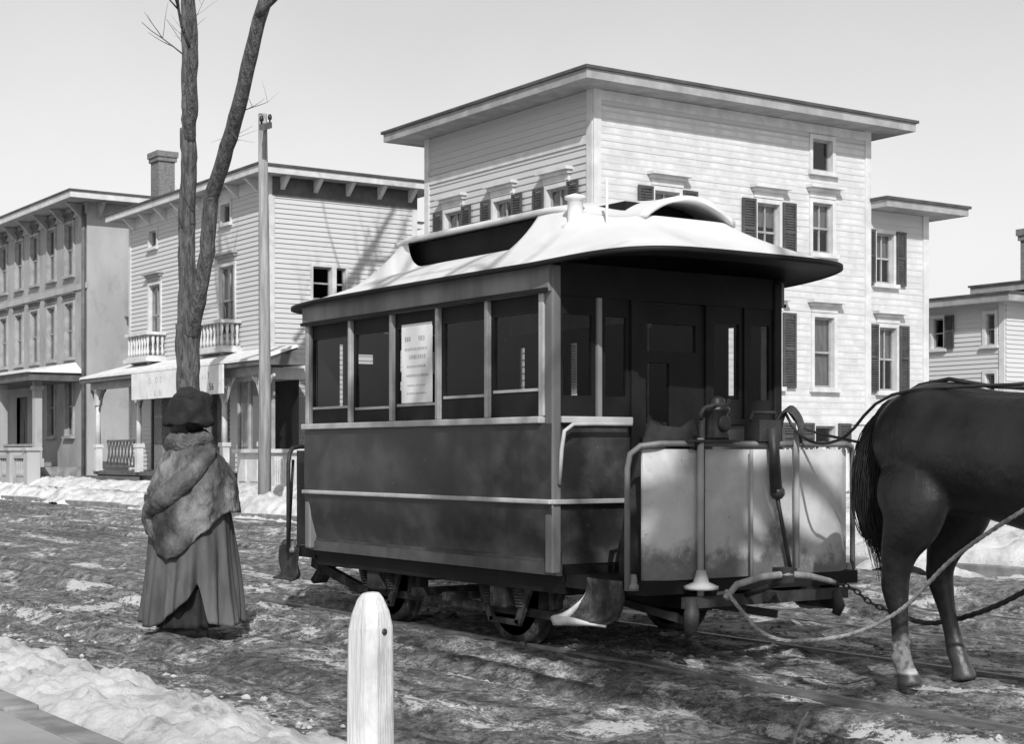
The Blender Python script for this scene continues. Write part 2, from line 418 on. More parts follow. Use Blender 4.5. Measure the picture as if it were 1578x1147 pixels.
grid_mesh('sidewalk', np.linspace(-90, 10, 300), np.linspace(14.75, 17.3, 14), lambda X, Y: ground_z(Y) - .005 + .03 * (fbm(X * 2, Y * 3) - .5), MAT['walk'])
for nm, x0, x1 in (('sidewalk', -60, 12),):
    o = MB().box(x0, x1, -3.0, 2.30, -.05, .125).build(nm, MAT['walk']); tag(o, kind='structure')
o = MB()
for i, x in enumerate(np.arange(-40, 12, 1.8)): o.box(x, x + 1.78, 2.30, 2.47, -.1, .13 + .01 * (i % 3))
tag(o.build('kerb', MAT['stone'], bevel=.015), kind='structure')
o = MB()
for i, x in enumerate(np.arange(-80, 12, 2.0)): o.box(x, x + 1.98, 14.2, 14.36, -.1, .12 + .012 * (i % 3))
tag(o.build('kerb', MAT['stone'], bevel=.02), kind='structure')

def bank(name, x0, x1, y0, y1, dx, dy, h, hz, lump, mat, seed):
    xs = np.arange(x0, x1, dx); ys = np.arange(y0, y1, dy)
    def zf(X, Y):
        t = (Y - y0) / (y1 - y0); n = fbm(X * .7 + seed, Y * .9 + seed, 3); e = fbm(X * 2.6 + seed, Y * 2.6, 4)
        env = np.clip(1 - np.abs(2 * t - 1 + .5 * (n - .5)) ** 2.2, 0, 1)
        body = h * env * (.25 + 1.25 * n)
        lumps = lump * env ** .5 * (np.abs(fbm(X * 4.2 + seed, Y * 4.2, 3) - .5) * 2.2 + .8 * (e - .4)) + .10 * env ** .4 * np.abs(fbm(X * 8.5 + seed, Y * 8.5, 4, .6) - .5) * (.4 + 1.2 * n) - .03 * (fbm(X * 17, Y * 17 + seed, 3) - .5) * env ** .3
        return hz(Y) + body + lumps - .07 * (1 - env) - .16 * np.clip(.42 - n, 0, 1)
    return grid_mesh(name, xs, ys, zf, mat)
bank('snow_bank', -16, 4, 2.35, 3.50, .022, .022, .11, lambda Y: 0 * Y + .02, .10, MAT['snow'], 3.3)
bank('snow_bank', -75, 6, 14.05, 15.5, .09, .07, .25, lambda Y: ground_z(Y) - .02, .18, MAT['snow'], 31.7)
bank('snow_bank', -75, 20, 16.7, 18.4, .12, .09, .16, lambda Y: ground_z(Y) - .02, .10, MAT['snow'], 71.7)
bank('snow_bank', -24, 30, 15.3, 23.5, .16, .12, .18, lambda Y: ground_z(Y) - .06, .06, MAT['snow'], 51.7)

# broken snow and clods strewn along the near kerb and over the street: uncountable
def clods(name, mat, spots, label, cat):
    m = MB()
    for (x, y, z, r) in spots:
        q = [rnd.uniform(.6, 1.3), rnd.uniform(.6, 1.3), rnd.uniform(.35, .75)]
        n = 7; rows = []
        for i in range(4):
            t = math.pi * (i + .25) / 3.5
            rows.append([(x + r * q[0] * math.sin(t) * math.cos(2 * math.pi * k / n) * rnd.uniform(.55, 1.3), y + r * q[1] * math.sin(t) * math.sin(2 * math.pi * k / n) * rnd.uniform(.55, 1.3), z + r * q[2] * math.cos(t) * rnd.uniform(.7, 1.2)) for k in range(n)])
        m.loft(rows)
    m.sm = [False] * len(m.sm)
    return tag(m.build(name, mat), label, cat, kind='stuff')
clods('snow_lumps', MAT['dirty_snow'], [(rnd.uniform(-15, -4.5), 3.35 + abs(rnd.gauss(0, .2)) + rnd.uniform(-.45, 0), rnd.uniform(-.01, .05), rnd.uniform(.008, .04) * rnd.uniform(.3, 1)) for _ in range(1600)],
      'broken lumps of snow shovelled along the near kerb', 'snow')
clods('mud_clods', MAT['mud'], [(x, y, float(street_z(np.array([[x]]), np.array([[y]]))[0, 0]), rnd.uniform(.006, .034) * rnd.uniform(.4, 1)) for x, y in [(rnd.uniform(-16, -4), rnd.uniform(3.6, 9)) for _ in range(3500)]],
      'small clods of mud churned up over the street', 'mud')

for nm, Y in (('near', 6.48), ('far', 7.94), ('n2', 9.25), ('f2', 10.75)):
    m = MB(); m.box(-110, 60, Y - .045, Y + .045, -.08, .004); m.box(-110, 60, Y - .045, Y - .005, .004, .017)
    tag(m.build('tram_rail', MAT['rail_iron']), kind='structure')

# ------------------------------------------------------------------ house kit
def clap(name, mat, parent, F, a0, a1, z0, z1, openings=(), bh=.135, lap=.030):
    m = MB(); z = z0
    while z < z1 - .01:
        zt = min(z + bh, z1); cuts = sorted((o[0], o[1]) for o in openings if o[2] < zt - .02 and o[3] > z + .02)
        segs = []; a = a0
        for c0, c1 in cuts:
            if c0 > a: segs.append((a, c0))
            a = max(a, c1)
        if a < a1: segs.append((a, a1))
        j = rnd.uniform(-.003, .003)
        for s0, s1 in segs:
            m.add([F.p(s0, lap + j, z), F.p(s1, lap + j, z), F.p(s1, .004, zt), F.p(s0, .004, zt), F.p(s0, .0, z), F.p(s1, .0, z)], [(0, 1, 2, 3), (4, 5, 1, 0)])
        z = zt
    return tag(m.build(name, mat, parent), kind='stuff')
def flat_wall(name, mat, parent, F, a0, a1, z0, z1, openings=(), n=0.0):
    As = sorted({a0, a1, *[o[0] for o in openings], *[o[1] for o in openings]}); Zs = sorted({z0, z1, *[o[2] for o in openings], *[o[3] for o in openings]})
    m = MB()
    for i in range(len(As) - 1):
        for k in range(len(Zs) - 1):
            ca, cz = (As[i] + As[i + 1]) / 2, (Zs[k] + Zs[k + 1]) / 2
            if any(o[0] < ca < o[1] and o[2] < cz < o[3] for o in openings): continue
            m.add([F.p(As[i], n, Zs[k]), F.p(As[i + 1], n, Zs[k]), F.p(As[i + 1], n, Zs[k + 1]), F.p(As[i], n, Zs[k + 1])], [(0, 1, 2, 3)])
    return m.build(name, mat, parent)
def window(P, F, a0, a1, z0, z1, trim, cols=1, rows=2, hood=None, sill=True, cas=.11, curtain=0., shutters=None, meet=True, hood_d=.22):
    m = MB(); d = -.16
    m.box(a0 - cas, a0, d, .055, z0 - .02, z1 + cas, F=F); m.box(a1, a1 + cas, d, .055, z0 - .02, z1 + cas, F=F); m.box(a0, a1, d, .055, z1, z1 + cas, F=F); m.box(a0, a1, d, .03, z0 - .05, z0, F=F)
    w = m.build('window', trim, P)
    s = MB(); b = .045; zm = (z0 + z1) / 2
    s.box(a0, a0 + b, -.11, -.06, z0, z1, F=F); s.box(a1 - b, a1, -.11, -.06, z0, z1, F=F); s.box(a0 + b, a1 - b, -.11, -.06, z1 - b, z1, F=F); s.box(a0 + b, a1 - b, -.11, -.06, z0, z0 + b, F=F)
    if rows > 1:
        for r in range(1, rows): zz = z0 + (z1 - z0) * r / rows; s.box(a0 + b, a1 - b, -.108, -.058, zz - b / 2, zz + b / 2, F=F)
    for c in range(1, cols): aa = a0 + (a1 - a0) * c / cols; s.box(aa - .016, aa + .016, -.104, -.064, z0 + b, z1 - b, F=F)
    s.build('sash', MAT['grey_trim'], w)
    for r in range(rows):
        for c in range(cols):
            p0 = a0 + (a1 - a0) * c / cols + .01; p1 = a0 + (a1 - a0) * (c + 1) / cols - .01; q0 = z0 + (z1 - z0) * r / rows + .01; q1 = z0 + (z1 - z0) * (r + 1) / rows - .01
            MB().add([F.p(p0, -.085, q0), F.p(p1, -.085, q0), F.p(p1, -.085, q1), F.p(p0, -.085, q1)], [(0, 1, 2, 3)]).build('pane', MAT['pane'], w)
    # dark sheet behind the glass stands for the unlit room, and a blind or curtain where one hangs
    k = MB(); k.box(a0 - .3, a1 + .3, -.95, -.93, z0 - .2, z1 + .2, F=F); k.build('dark_backing', MAT['interior'], w)
    if curtain:
        zc = z1 - (z1 - z0) * abs(curtain); rows_ = []
        nseg = 16; line = [(a0 + (a1 - a0) * i / nseg, -.135 + .012 * math.sin(i * 1.9 + a0)) for i in range(nseg + 1)]
        MB().loft([[F.p(a, n, zc) for a, n in line], [F.p(a, n, z1) for a, n in line]], closed=False).build('curtain' if curtain > 0 else 'blind', MAT['curtain'], w)
    if sill: MB().box(a0 - cas - .04, a1 + cas + .04, .0, .13, z0 - .11, z0 - .022, F=F).build('sill', trim, w)
    if hood:
        h = MB(); zt = z1 + cas + .01
        h.box(a0 - cas, a1 + cas, .0, .07, zt, zt + .20, F=F); h.box(a0 - cas - .10, a1 + cas + .10, .0, hood_d, zt + .20, zt + .26, F=F); h.box(a0 - cas - .05, a1 + cas + .05, .0, hood_d * .6, zt + .13, zt + .198, F=F)
        h.build('hood', hood, w)
    if shutters:
        wd = shutters
        for x0 in (a0 - cas - wd + .02, a1 + cas - .02):
            sh = MB(); sh.box(x0, x0 + .05, .06, .10, z0 - .04, z1 + .06, F=F); sh.box(x0 + wd - .05, x0 + wd, .06, .10, z0 - .04, z1 + .06, F=F)
            for zz in (z0 - .04, (z0 + z1) / 2, z1): sh.box(x0 + .05, x0 + wd - .05, .06, .10, zz, zz + .06, F=F)
            zz = z0 + .04
            while zz < z1 - .03:
                sh.add([F.p(x0 + .05, .095, zz), F.p(x0 + wd - .05, .095, zz), F.p(x0 + wd - .05, .065, zz + .05), F.p(x0 + .05, .065, zz + .05)], [(0, 1, 2, 3)]); zz += .055
            sh.build('shutter', MAT['shutter'], w)
    return w
def eave_roof(P, x0, x1, y0, y1, z, over, rise, fascia=.16, mat_top=None, mat_trim=None, mat_soffit=None, back=True):
    mt = mat_trim or MAT['trim']; X0, X1, Y0, Y1 = x0 - over, x1 + over, y0 - over, y1 + (over if back else 0)
    m = MB(); m.box(X0, X1, Y0, Y1, z, z + .05); m.build('soffit', mat_soffit or MAT['grey_trim'], P)
    m = MB(); e = .05
    m.box(X0 - e, X1 + e, Y0 - e, Y0, z - .01, z + fascia); m.box(X1, X1 + e, Y0, Y1, z - .01, z + fascia); m.box(X0 - e, X0, Y0, Y1, z - .01, z + fascia); m.box(X0 - e, X1 + e, Y1, Y1 + e, z - .01, z + fascia)
    m.build('fascia', mt, P)
    g = .10; A0, A1, B0, B1 = X0 - g, X1 + g, Y0 - g, Y1 + g; zz = z + fascia + .002; r = min(A1 - A0, B1 - B0) / 2 * .98
    if (A1 - A0) > (B1 - B0): c = [(A0 + r, (B0 + B1) / 2), (A1 - r, (B0 + B1) / 2)]
    else: c = [((A0 + A1) / 2, B0 + r), ((A0 + A1) / 2, B1 - r)]
    m = MB(); t = .06
    V = [(A0, B0, zz), (A1, B0, zz), (A1, B1, zz), (A0, B1, zz), (A0, B0, zz + t), (A1, B0, zz + t), (A1, B1, zz + t), (A0, B1, zz + t), (*c[0], zz + t + rise), (*c[1], zz + t + rise)]
    f = [(3, 2, 1, 0), (0, 1, 5, 4), (1, 2, 6, 5), (2, 3, 7, 6), (3, 0, 4, 7)]
    if (A1 - A0) > (B1 - B0): f += [(4, 5, 9, 8), (5, 6, 9), (6, 7, 8, 9), (7, 4, 8)]
    else: f += [(4, 5, 8), (5, 6, 9, 8), (6, 7, 9), (7, 4, 8, 9)]
    m.add(V, f); return m.build('roof', mat_top or MAT['roofing'], P)
def chimney(roof, x, y, z0, z1, w=.7, d=.55, mat='brick'):
    m = MB(); m.box(x - w / 2, x + w / 2, y - d / 2, y + d / 2, z0, z1 - .35); m.box(x - w / 2 - .06, x + w / 2 + .06, y - d / 2 - .06, y + d / 2 + .06, z1 - .349, z1 - .2); m.box(x - w / 2 - .1, x + w / 2 + .1, y - d / 2 - .1, y + d / 2 + .1, z1 - .199, z1)
    return m.build('chimney', MAT[mat], roof)
def frieze(P, F, a0, a1, z0, z1, mat, n=.06):
    return MB().box(a0, a1, -.02, n, z0, z1, F=F).build('frieze', mat, P)

# ---------------------------------------------------------------- left house: grey stucco block, three storeys
h1 = empty('stucco_house', (-67.0, 19, 0), 0, 'grey stucco house of three storeys at far left, dark hooded windows', 'house')
W1 = 13.4; F1 = Fr((0, 0, 0), (1, 0, 0), (0, -1, 0)); S1 = Fr((W1, 0, 0), (0, 1, 0), (1, 0, 0))
cols1 = [11.65, 9.72, 7.8, 5.95, 4.0, 2.1]; ops = []
for i, c in enumerate(cols1):
    ops += [(c - .43, c + .43, 7.65, 9.45), (c - .43, c + .43, 4.75, 6.65)]
    if i < 2: ops.append((c - .40, c + .40, 2.0, 4.05))
door1 = (5.6, 6.9, .95, 3.5); ops.append(door1)
flat_wall('front_wall', MAT['stucco_shade'], h1, F1, 0, W1, .2, 10.0, ops)
flat_wall('side_wall', MAT['stucco'], h1, S1, 0, 12, .2, 10.0)
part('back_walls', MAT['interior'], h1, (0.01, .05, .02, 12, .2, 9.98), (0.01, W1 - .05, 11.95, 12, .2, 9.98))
for (a, b, c, d) in ops[:-1]:
    if d - c > .5: window(h1, F1, a, b, c, d, MAT['grey_trim'], cols=2, rows=2, hood=MAT['dark_trim'], cas=.09, curtain=rnd.choice([0, 0, .45, .6]), hood_d=.16)
m = MB(); a, b, c, d = door1
m.box(a, b, -.2, -.12, c, d, F=F1); m.box(a + .1, (a + b) / 2 - .05, -.12, -.09, c + .2, d - .9, F=F1); m.box((a + b) / 2 + .05, b - .1, -.12, -.09, c + .2, d - .9, F=F1); m.build('door', MAT['dark_trim'], h1)
m = MB(); m.tube([F1.p(W1 - .12, .09, .3), F1.p(W1 - .12, .09, 9.9)], .07, 8); m.build('downpipe', MAT['dark_trim'], h1)
frieze(h1, F1, 0, W1 + .06, 9.6, 9.99, MAT['grey_trim']); MB().box(.0, W1 + .03, .0, .05, 7.05, 7.25, F=F1).build('string_course', MAT['stucco'], h1)
r = eave_roof(h1, 0, W1, 0, 12, 10.0, .85, .5, .2, MAT['roofing'], MAT['trim'], MAT['grey_trim'])
chimney(r, 12.75, 3.0, 10.2, 12.1, .75, .6)
for i in range(8): m = MB(); x = .4 + i * 1.8; m.prism([(0, 9.98), (-.6, 9.98), (-.06, 9.45), (0, 9.45)], x - .06, x + .06, 'yz'); m.build('bracket', MAT['grey_trim'], h1)
for i in range(5): m = MB(); y = .4 + i * 2.4; m.prism([(W1, 9.98), (W1 + .6, 9.98), (W1 + .06, 9.45), (W1, 9.45)], y - .06, y + .06, 'xz'); m.build('bracket', MAT['grey_trim'], h1)
# its porch
PY = -1.55
m = MB(); m.box(0, 12.8, PY, -.01, .25, .9); m.build('porch_base', MAT['stone'], h1)
for x in (.4, 4.2, 8.4, 12.3):
    m = MB(); m.box(x - .13, x + .13, PY + .05, PY + .31, .9, 3.85); m.box(x - .18, x + .18, PY, PY + .36, .9, 1.2); m.box(x - .18, x + .18, PY, PY + .36, 3.55, 3.7); m.build('porch_post', MAT['stucco'], h1)
m = MB(); m.box(-.2, 13.1, PY - .35, -.01, 3.85, 4.12); m.build('porch_roof', MAT['dark_trim'], h1)
m = MB(); m.add([(-.3, PY - .45, 4.124), (13.2, PY - .45, 4.124), (13.2, -.02, 4.13), (-.3, -.02, 4.13), (-.3, PY - .45, 4.2), (13.2, PY - .45, 4.2), (12.3, -.02, 4.55), (-.3, -.02, 4.55)], [(3, 2, 1, 0), (4, 5, 6, 7), (0, 1, 5, 4), (1, 2, 6, 5), (2, 3, 7, 6), (3, 0, 4, 7)]); m.build('porch_snow', MAT['roof_snow'], h1)
for x0, x1 in ((.6, 4.0), (8.6, 12.1)):
    m = MB(); m.box(x0, x1, PY + .12, PY + .22, 1.62, 1.70); m.box(x0, x1, PY + .13, PY + .21, 1.0, 1.06)
    x = x0 + .1
    while x < x1: m.box(x - .025, x + .025, PY + .145, PY + .195, 1.06, 1.62); x += .16
    m.build('railing', MAT['grey_trim'], h1)
for i in range(3): MB().box(5.2, 7.3, PY - .3 * (i + 1), PY - .3 * i - .002, .2, .72 - .19 * i).build('step', MAT['stone'], h1)
# stone piers and low wall by the sidewalk in front of it
g1 = empty('garden_wall', (-55.2, 17.0, .3), 0, 'pale garden wall with square piers and balusters below the stucco house', 'wall')
for x in (-4.2, -1.6, 0, 1.9):
    m = MB(); m.box(x - .22, x + .22, -.22, .22, 0, 1.15); m.box(x - .28, x + .28, -.28, .28, 1.15, 1.27); m.build('pier', MAT['stucco'], g1, bevel=.02)
for x0, x1 in ((-3.98, -1.82), (-1.38, -.22), (.22, 1.68)):
    m = MB(); m.box(x0, x1, -.1, .1, .9, 1.0); m.box(x0, x1, -.12, .12, 0, .25)
    x = x0 + .15
    while x < x1 - .05: m.lathe((x, 0, .25), [(.05, 0), (.08, .15), (.04, .35), (.06, .5), (.04, .65)], 8); x += .24
    m.build('balustrade', MAT['stucco'], g1)

# ---------------------------------------------------------------- middle house: white clapboard with balconies, porch and sign
h2 = empty('clapboard_house', (-49.6, 19, 0), 0, 'white clapboard house with small balconies and a long porch behind the tree', 'house')
W2, D2, Z2 = 10.25, 4.6, 8.85
F2 = Fr((0, 0, 0), (1, 0, 0), (0, -1, 0)); S2 = Fr((W2, 0, 0), (0, 1, 0), (1, 0, 0))
att = [(1.72, 2.32, 7.82, 8.32), (7.15, 7.78, 7.92, 8.45)]; sec = [(1.72, 2.62, 4.75, 6.62), (7.05, 8.05, 4.75, 6.68)]
low = [(2.0, 3.0, .85, 3.05), (4.2, 5.6, 1.2, 3.1), (6.6, 7.6, .85, 3.05)]
clap('siding', MAT['white_clap'], h2, F2, 0, W2, .45, Z2, att + sec + low)
sw = [(1.28, 1.86, 5.6, 6.5), (2.0, 2.3, 5.6, 6.5), (1.9, 2.6, 1.0, 2.0)]
clap('siding', MAT['white_clap'], h2, S2, 0, D2, .45, Z2, sw)
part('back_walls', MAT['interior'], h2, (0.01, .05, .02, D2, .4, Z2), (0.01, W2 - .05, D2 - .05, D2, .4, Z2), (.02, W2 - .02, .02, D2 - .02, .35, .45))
part('foundation', MAT['stone'], h2, (.01, W2 - .01, .01, D2, .2, .449))
for (a, b, c, d) in att: window(h2, F2, a, b, c, d, MAT['trim'], 1, 1, None, True, .08)
for i, (a, b, c, d) in enumerate(sec): window(h2, F2, a, b, c, d, MAT['trim'], 2, 2, MAT['grey_trim'], True, .10, curtain=(.0, .5)[i])
window(h2, F2, *low[1], MAT['trim'], 2, 2, None, True, .1)
for a, b, c, d in (low[0], low[2]):
    m = MB(); m.box(a, b, -.14, -.08, c, d, F=F2)
    for k in range(2):
        for j in range(2): m.box(a + .1 + k * .45, a + .45 + k * .45, -.08, -.06, c + .15 + j * 1.05, c + 1.0 + j * 1.05, F=F2)
    m.box(a - .1, a, -.1, .05, c, d + .1, F=F2); m.box(b, b + .1, -.1, .05, c, d + .1, F=F2); m.box(a, b, -.1, .05, d, d + .1, F=F2)
    m.build('door', MAT['dark_trim'], h2)
for (a, b, c, d) in sw: window(h2, S2, a, b, c, d, MAT['trim'], 1, 2, None, True, .07)
for F, a in ((F2, 0), (F2, W2 - .16), (S2, -.035), (S2, D2 - .16)): MB().box(a, a + .16, -.01, .045, .45, Z2, F=F).build('corner_board', MAT['trim'], h2)
frieze(h2, F2, 0.05, W2 - .05, Z2 - .32, Z2 - .002, MAT['trim'], .05); frieze(h2, S2, .05, D2, Z2 - .52, Z2 - .002, MAT['dark_trim'], .05)
r = eave_roof(h2, 0, W2, 0, D2, Z2, .55, .25, .17, MAT['roofing'], MAT['trim'], MAT['grey_trim'])
for i in range(8): x = .5 + i * 1.3; m = MB(); m.prism([(0, Z2 - .003), (-.45, Z2 - .003), (-.07, Z2 - .34), (0, Z2 - .34)], x - .06, x + .06, 'yz'); m.build('bracket', MAT['trim'], h2)
for i in range(5): y = .35 + i * 1.0; m = MB(); m.prism([(W2, Z2 - .003), (W2 + .45, Z2 - .003), (W2 + .07, Z2 - .34), (W2, Z2 - .34)], y - .06, y + .06, 'xz'); m.build('bracket', MAT['trim'], h2)
for (a, b, c, d) in sec:                                             # balconies
    x0, x1 = a - .42, b + .42; y0 = -.62
    m = MB(); m.box(x0 - .08, x1 + .08, y0 - .08, -.03, 4.18, 4.30); m.box(x0, x1, y0, -.03, 4.30, 4.36); m.box(x0 - .05, x1 + .05, y0 - .05, -.03, 5.0, 5.09)
    bal = m.build('balcony', MAT['trim'], h2)
    for k in range(8): m = MB(); x = x0 + .1 + k * (x1 - x0 - .2) / 7; m.lathe((x, y0 + .06, 4.36), [(.03, 0), (.055, .12), (.025, .3), (.05, .48), (.035, .64)], 8); m.build('baluster', MAT['trim'], bal)
    for xx in (x0 + .06, x1 - .06):
        for k in range(1, 4): m = MB(); m.lathe((xx, y0 + .06 + k * .15, 4.36), [(.03, 0), (.055, .12), (.025, .3), (.05, .48), (.035, .64)], 8); m.build('baluster', MAT['trim'], bal)
    for xx in (x0 + .25, x1 - .25): m = MB(); m.prism([(0, 4.179), (y0 + .05, 4.179), (-.1, 3.85), (0, 3.8)], xx - .06, xx + .06, 'yz'); m.build('console', MAT['grey_trim'], bal)
# porch
y0 = -1.0
part('porch_floor', MAT['dark_trim'], h2, (-.6, 9.4, y0, -.05, .70, .82), (-.5, 9.4, y0 + .1, -.05, .3, .699))
for i in range(3): MB().box(-.9 - .25 * i, 3.4 + .1 * i, y0 - .3 * (i + 1), y0 - .3 * i - .002, .25, .66 - .15 * i).build('step', MAT['dark_trim'], h2)
def porch_roof():
    m = MB(); e = y0 - .32; xa, xb = -1.0, 12.6; zf, zb = 3.62, 4.05
    m.add([(xa, e, zf), (xb, e, zf), (xb, -.01, zf + .03), (xa, -.01, zf + .03), (xa, e, zf + .12), (xb, e, zf + .12), (xb - .7, -.01, zb + .08), (xa + .9, -.01, zb + .08)], [(3, 2, 1, 0), (4, 5, 6, 7), (0, 1, 5, 4), (1, 2, 6, 5), (2, 3, 7, 6), (3, 0, 4, 7)])
    o = m.build('porch_roof', MAT['dark_trim'], h2)
    m = MB(); m.add([(xa + .05, e - .03, zf + .125), (xb - .05, e - .03, zf + .125), (xb - .6, -.03, zb + .09), (xa + .85, -.03, zb + .09), (xa + .1, e - .02, zf + .19), (xb - .1, e - .02, zf + .19), (xb - .7, -.03, zb + .17), (xa + .95, -.03, zb + .17)], [(4, 5, 6, 7), (0, 1, 5, 4), (1, 2, 6, 5), (2, 3, 7, 6), (3, 0, 4, 7)])
    m.build('roof_snow', MAT['roof_snow'], h2)
    part('porch_beam', MAT['grey_trim'], h2, (xa + .3, xb - .4, y0 - .06, y0 + .1, 3.40, 3.619))
porch_roof()
posts2 = [-.2, 3.3, 9.5, 11.9]
for x in posts2:
    m = MB(); m.box(x - .10, x + .10, y0 - .08, y0 + .12, .80, 1.55); m.box(x - .13, x + .13, y0 - .11, y0 + .15, 1.55, 1.66); m.tube([(x, y0 + .02, 1.66), (x, y0 + .02, 2.9)], [.09, .075], 8); m.box(x - .1, x + .1, y0 - .08, y0 + .12, 2.9, 3.41)
    pp = m.build('porch_post', MAT['trim'], h2)
    for sx in (-1, 1):
        m = MB(); pts = [(x + sx * (.1 + .55 * t), 2.75 + .62 * math.sin(t * math.pi / 2)) for t in np.linspace(0, 1, 8)]
        poly = [(a, b) for a, b in pts] + [(x + sx * .65, 3.40), (x + sx * .1, 3.40)]
        inner = [(x + sx * (.1 + .55 * t), 2.75 + .62 * math.sin(t * math.pi / 2)) for t in np.linspace(0, 1, 8)]
        for (p, q) in zip(inner[:-1], inner[1:]): m.bar((p[0], y0 + .02, p[1]), (q[0], y0 + .02, q[1]), .05, .07)
        m.bar((x + sx * .1, y0 + .02, 3.1), (x + sx * .42, y0 + .02, 3.36), .05, .06); m.ball((x + sx * .32, y0 + .02, 3.22), .07, 6, 5)
        m.build('bracket', MAT['dark_trim'] if x < 5 else MAT['trim'], pp)
m = MB(); n = 7; x0, x1, za, zb = .6, 3.15, 1.0, 1.72                   # lattice between the porch posts
m.box(x0, x1, y0 + .0, y0 + .05, zb, zb + .07); m.box(x0, x1, y0, y0 + .05, za - .06, za); rail = m.build('lattice_rail', MAT['dark_trim'], h2)
for i in range(9):
    xa = x0 + (x1 - x0) * i / 9; xb = x0 + (x1 - x0) * (i + 1) / 9
    MB().bar((xa, y0 + .018, za), (xb, y0 + .018, zb), .02, .04, (0, 1, 0)).build('slat', MAT['dark_trim'], rail); MB().bar((xb, y0 + .036, za), (xa, y0 + .036, zb), .02, .04, (0, 1, 0)).build('slat', MAT['dark_trim'], rail)
part('pier', MAT['brick'], h2, (3.42, 4.02, -.55, -.06, .82, 3.4))
# bay with shop windows at the right end of the porch
bx0, bx1, by = 9.75, 11.85, -.72
FB = Fr((bx0, by, 0), (1, 0, 0), (0, -1, 0)); SB = Fr((bx1, by, 0), (0, 1, 0), (1, 0, 0))
bay = MB().box(bx0, bx1, by, .6, .3, 1.38).build('bay_window', MAT['trim'], h2); MB().box(bx0 - .1, bx1 + .1, by - .12, .6, 1.381, 1.48).build('sill', MAT['trim'], bay); MB().box(bx0, bx1, by, .6, 3.3, 3.6).build('head', MAT['trim'], bay)
for i in range(4): a = (bx1 - bx0) * i / 3; MB().box(a - .05 if i else 0, a + .05 if i < 3 else a, -.1, .0, 1.48, 3.3, F=FB).build('mullion', MAT['grey_trim'], bay)
for i in range(3): a = (bx1 - bx0) * i / 3; b = (bx1 - bx0) * (i + 1) / 3; MB().add([FB.p(a, -.05, 1.48), FB.p(b, -.05, 1.48), FB.p(b, -.05, 3.3), FB.p(a, -.05, 3.3)], [(0, 1, 2, 3)]).build('pane', MAT['pane'], bay)
MB().add([SB.p(0.05, -.05, 1.48), SB.p(1.3, -.05, 1.48), SB.p(1.3, -.05, 3.3), SB.p(.05, -.05, 3.3)], [(0, 1, 2, 3)]).build('pane', MAT['pane'], bay)
MB().box(1.22, 1.32, -.1, 0, 1.48, 3.3, F=SB).build('mullion', MAT['grey_trim'], bay)
MB().box(bx0 + .02, bx1 - .15, .1, .14, 1.48, 3.3).build('back_panel', MAT['interior'], bay)  # dark sheet standing for the unlit inside of the bay
for i in range(3): MB().box((bx1 - bx0) * (i + .18) / 3, (bx1 - bx0) * (i + .82) / 3, .0, .03, .62, 1.2, F=FB).build('panel', MAT['trim'], bay)
# the long white sign hung along the porch
sg = empty('porch_sign', (-42.45, 17.60, 0), 0, 'long white signboard with faded letters hung along the porch eave', 'sign')
SX0, SX1 = -3.25, 3.25
m = MB(); m.box(SX0, SX1, -.05, .0, 2.95, 3.72); m.build('board', MAT['sign_paint'], sg)
def text(s, x, z, h, mat, parent, name='lettering', y=-.056, sp=1.15):
    c = bpy.data.curves.new('t', 'FONT'); c.body = s; c.size = h; c.extrude = .002; c.space_character = sp; c.align_x = 'CENTER'
    o = bpy.data.objects.new('t', c); COL.objects.link(o); dg = bpy.context.evaluated_depsgraph_get(); dg.update()
    me = bpy.data.meshes.new_from_object(o.evaluated_get(dg)); bpy.data.objects.remove(o)
    me.transform(Matrix.Translation((x, y, z)) @ Matrix.Rotation(math.radians(90), 4, 'X')); me.materials.clear()
    return link(name, me, mat, parent)
text('I J I A N', -1.6, 3.02, .27, MAT['letter'], sg, sp=1.5); text('O  O S', -1.4, 3.40, .24, MAT['letter'], sg, sp=1.4)
text('I I Y', 2.2, 3.38, .26, MAT['letter'], sg); text('56', 2.55, 3.06, .27, MAT['letter_dark'], sg)

# ---------------------------------------------------------------- large house at the right: pale clapboard, wide eaves, wing
h3 = empty('clapboard_house', (-31.25, 19, 0), 0, 'large pale clapboard house with wide eaves and a lower wing behind the horse car', 'house')
W3, D3, Z3 = 6.3, 7.7, 8.5; WY1 = 9.75; ZW = 6.82
F3 = Fr((0, 0, 0), (1, 0, 0), (0, -1, 0)); S3 = Fr((W3, 0, 0), (0, 1, 0), (1, 0, 0)); S3w = Fr((W3 - .14, 0, 0), (0, 1, 0), (1, 0, 0))
fo = []; 
for a in (.95, 2.9, 4.85): fo += [(a - .08, a + .60, 5.35, 6.72), (a - .08, a + .60, 2.7, 4.3)]
so = [(5.9, 6.5, 7.5, 8.18), (5.9, 6.5, 5.72, 6.80), (5.95, 6.55, 2.80, 4.32), (4.28, 4.92, 5.45, 6.65), (4.28, 4.92, 2.8, 4.3), (1.5, 2.15, 5.45, 6.65), (1.5, 2.15, 2.8, 4.3), (5.98, 6.58, 1.42, 1.96), (4.28, 4.9, 1.42, 1.96)]
wo = [(8.02, 8.58, 5.2, 6.32), (8.12, 8.68, 2.78, 4.2), (8.1, 8.6, 1.42, 1.96)]
clap('siding', MAT['cream_clap'], h3, F3, 0, W3, 2.05, Z3, fo, .140, .027); clap('siding', MAT['cream_clap'], h3, S3, 0, D3, 2.05, Z3, so, .140, .027)
clap('siding', MAT['cream_clap'], h3, S3w, D3, WY1, 2.05, ZW, wo, .140, .027)
flat_wall('basement_wall', MAT['trim'], h3, F3, 0, W3, .2, 2.04, (), .02); flat_wall('basement_wall', MAT['trim'], h3, S3, 0, D3, .2, 2.04, so, .02); flat_wall('basement_wall', MAT['trim'], h3, S3w, D3, WY1, .2, 2.04, wo, .02)
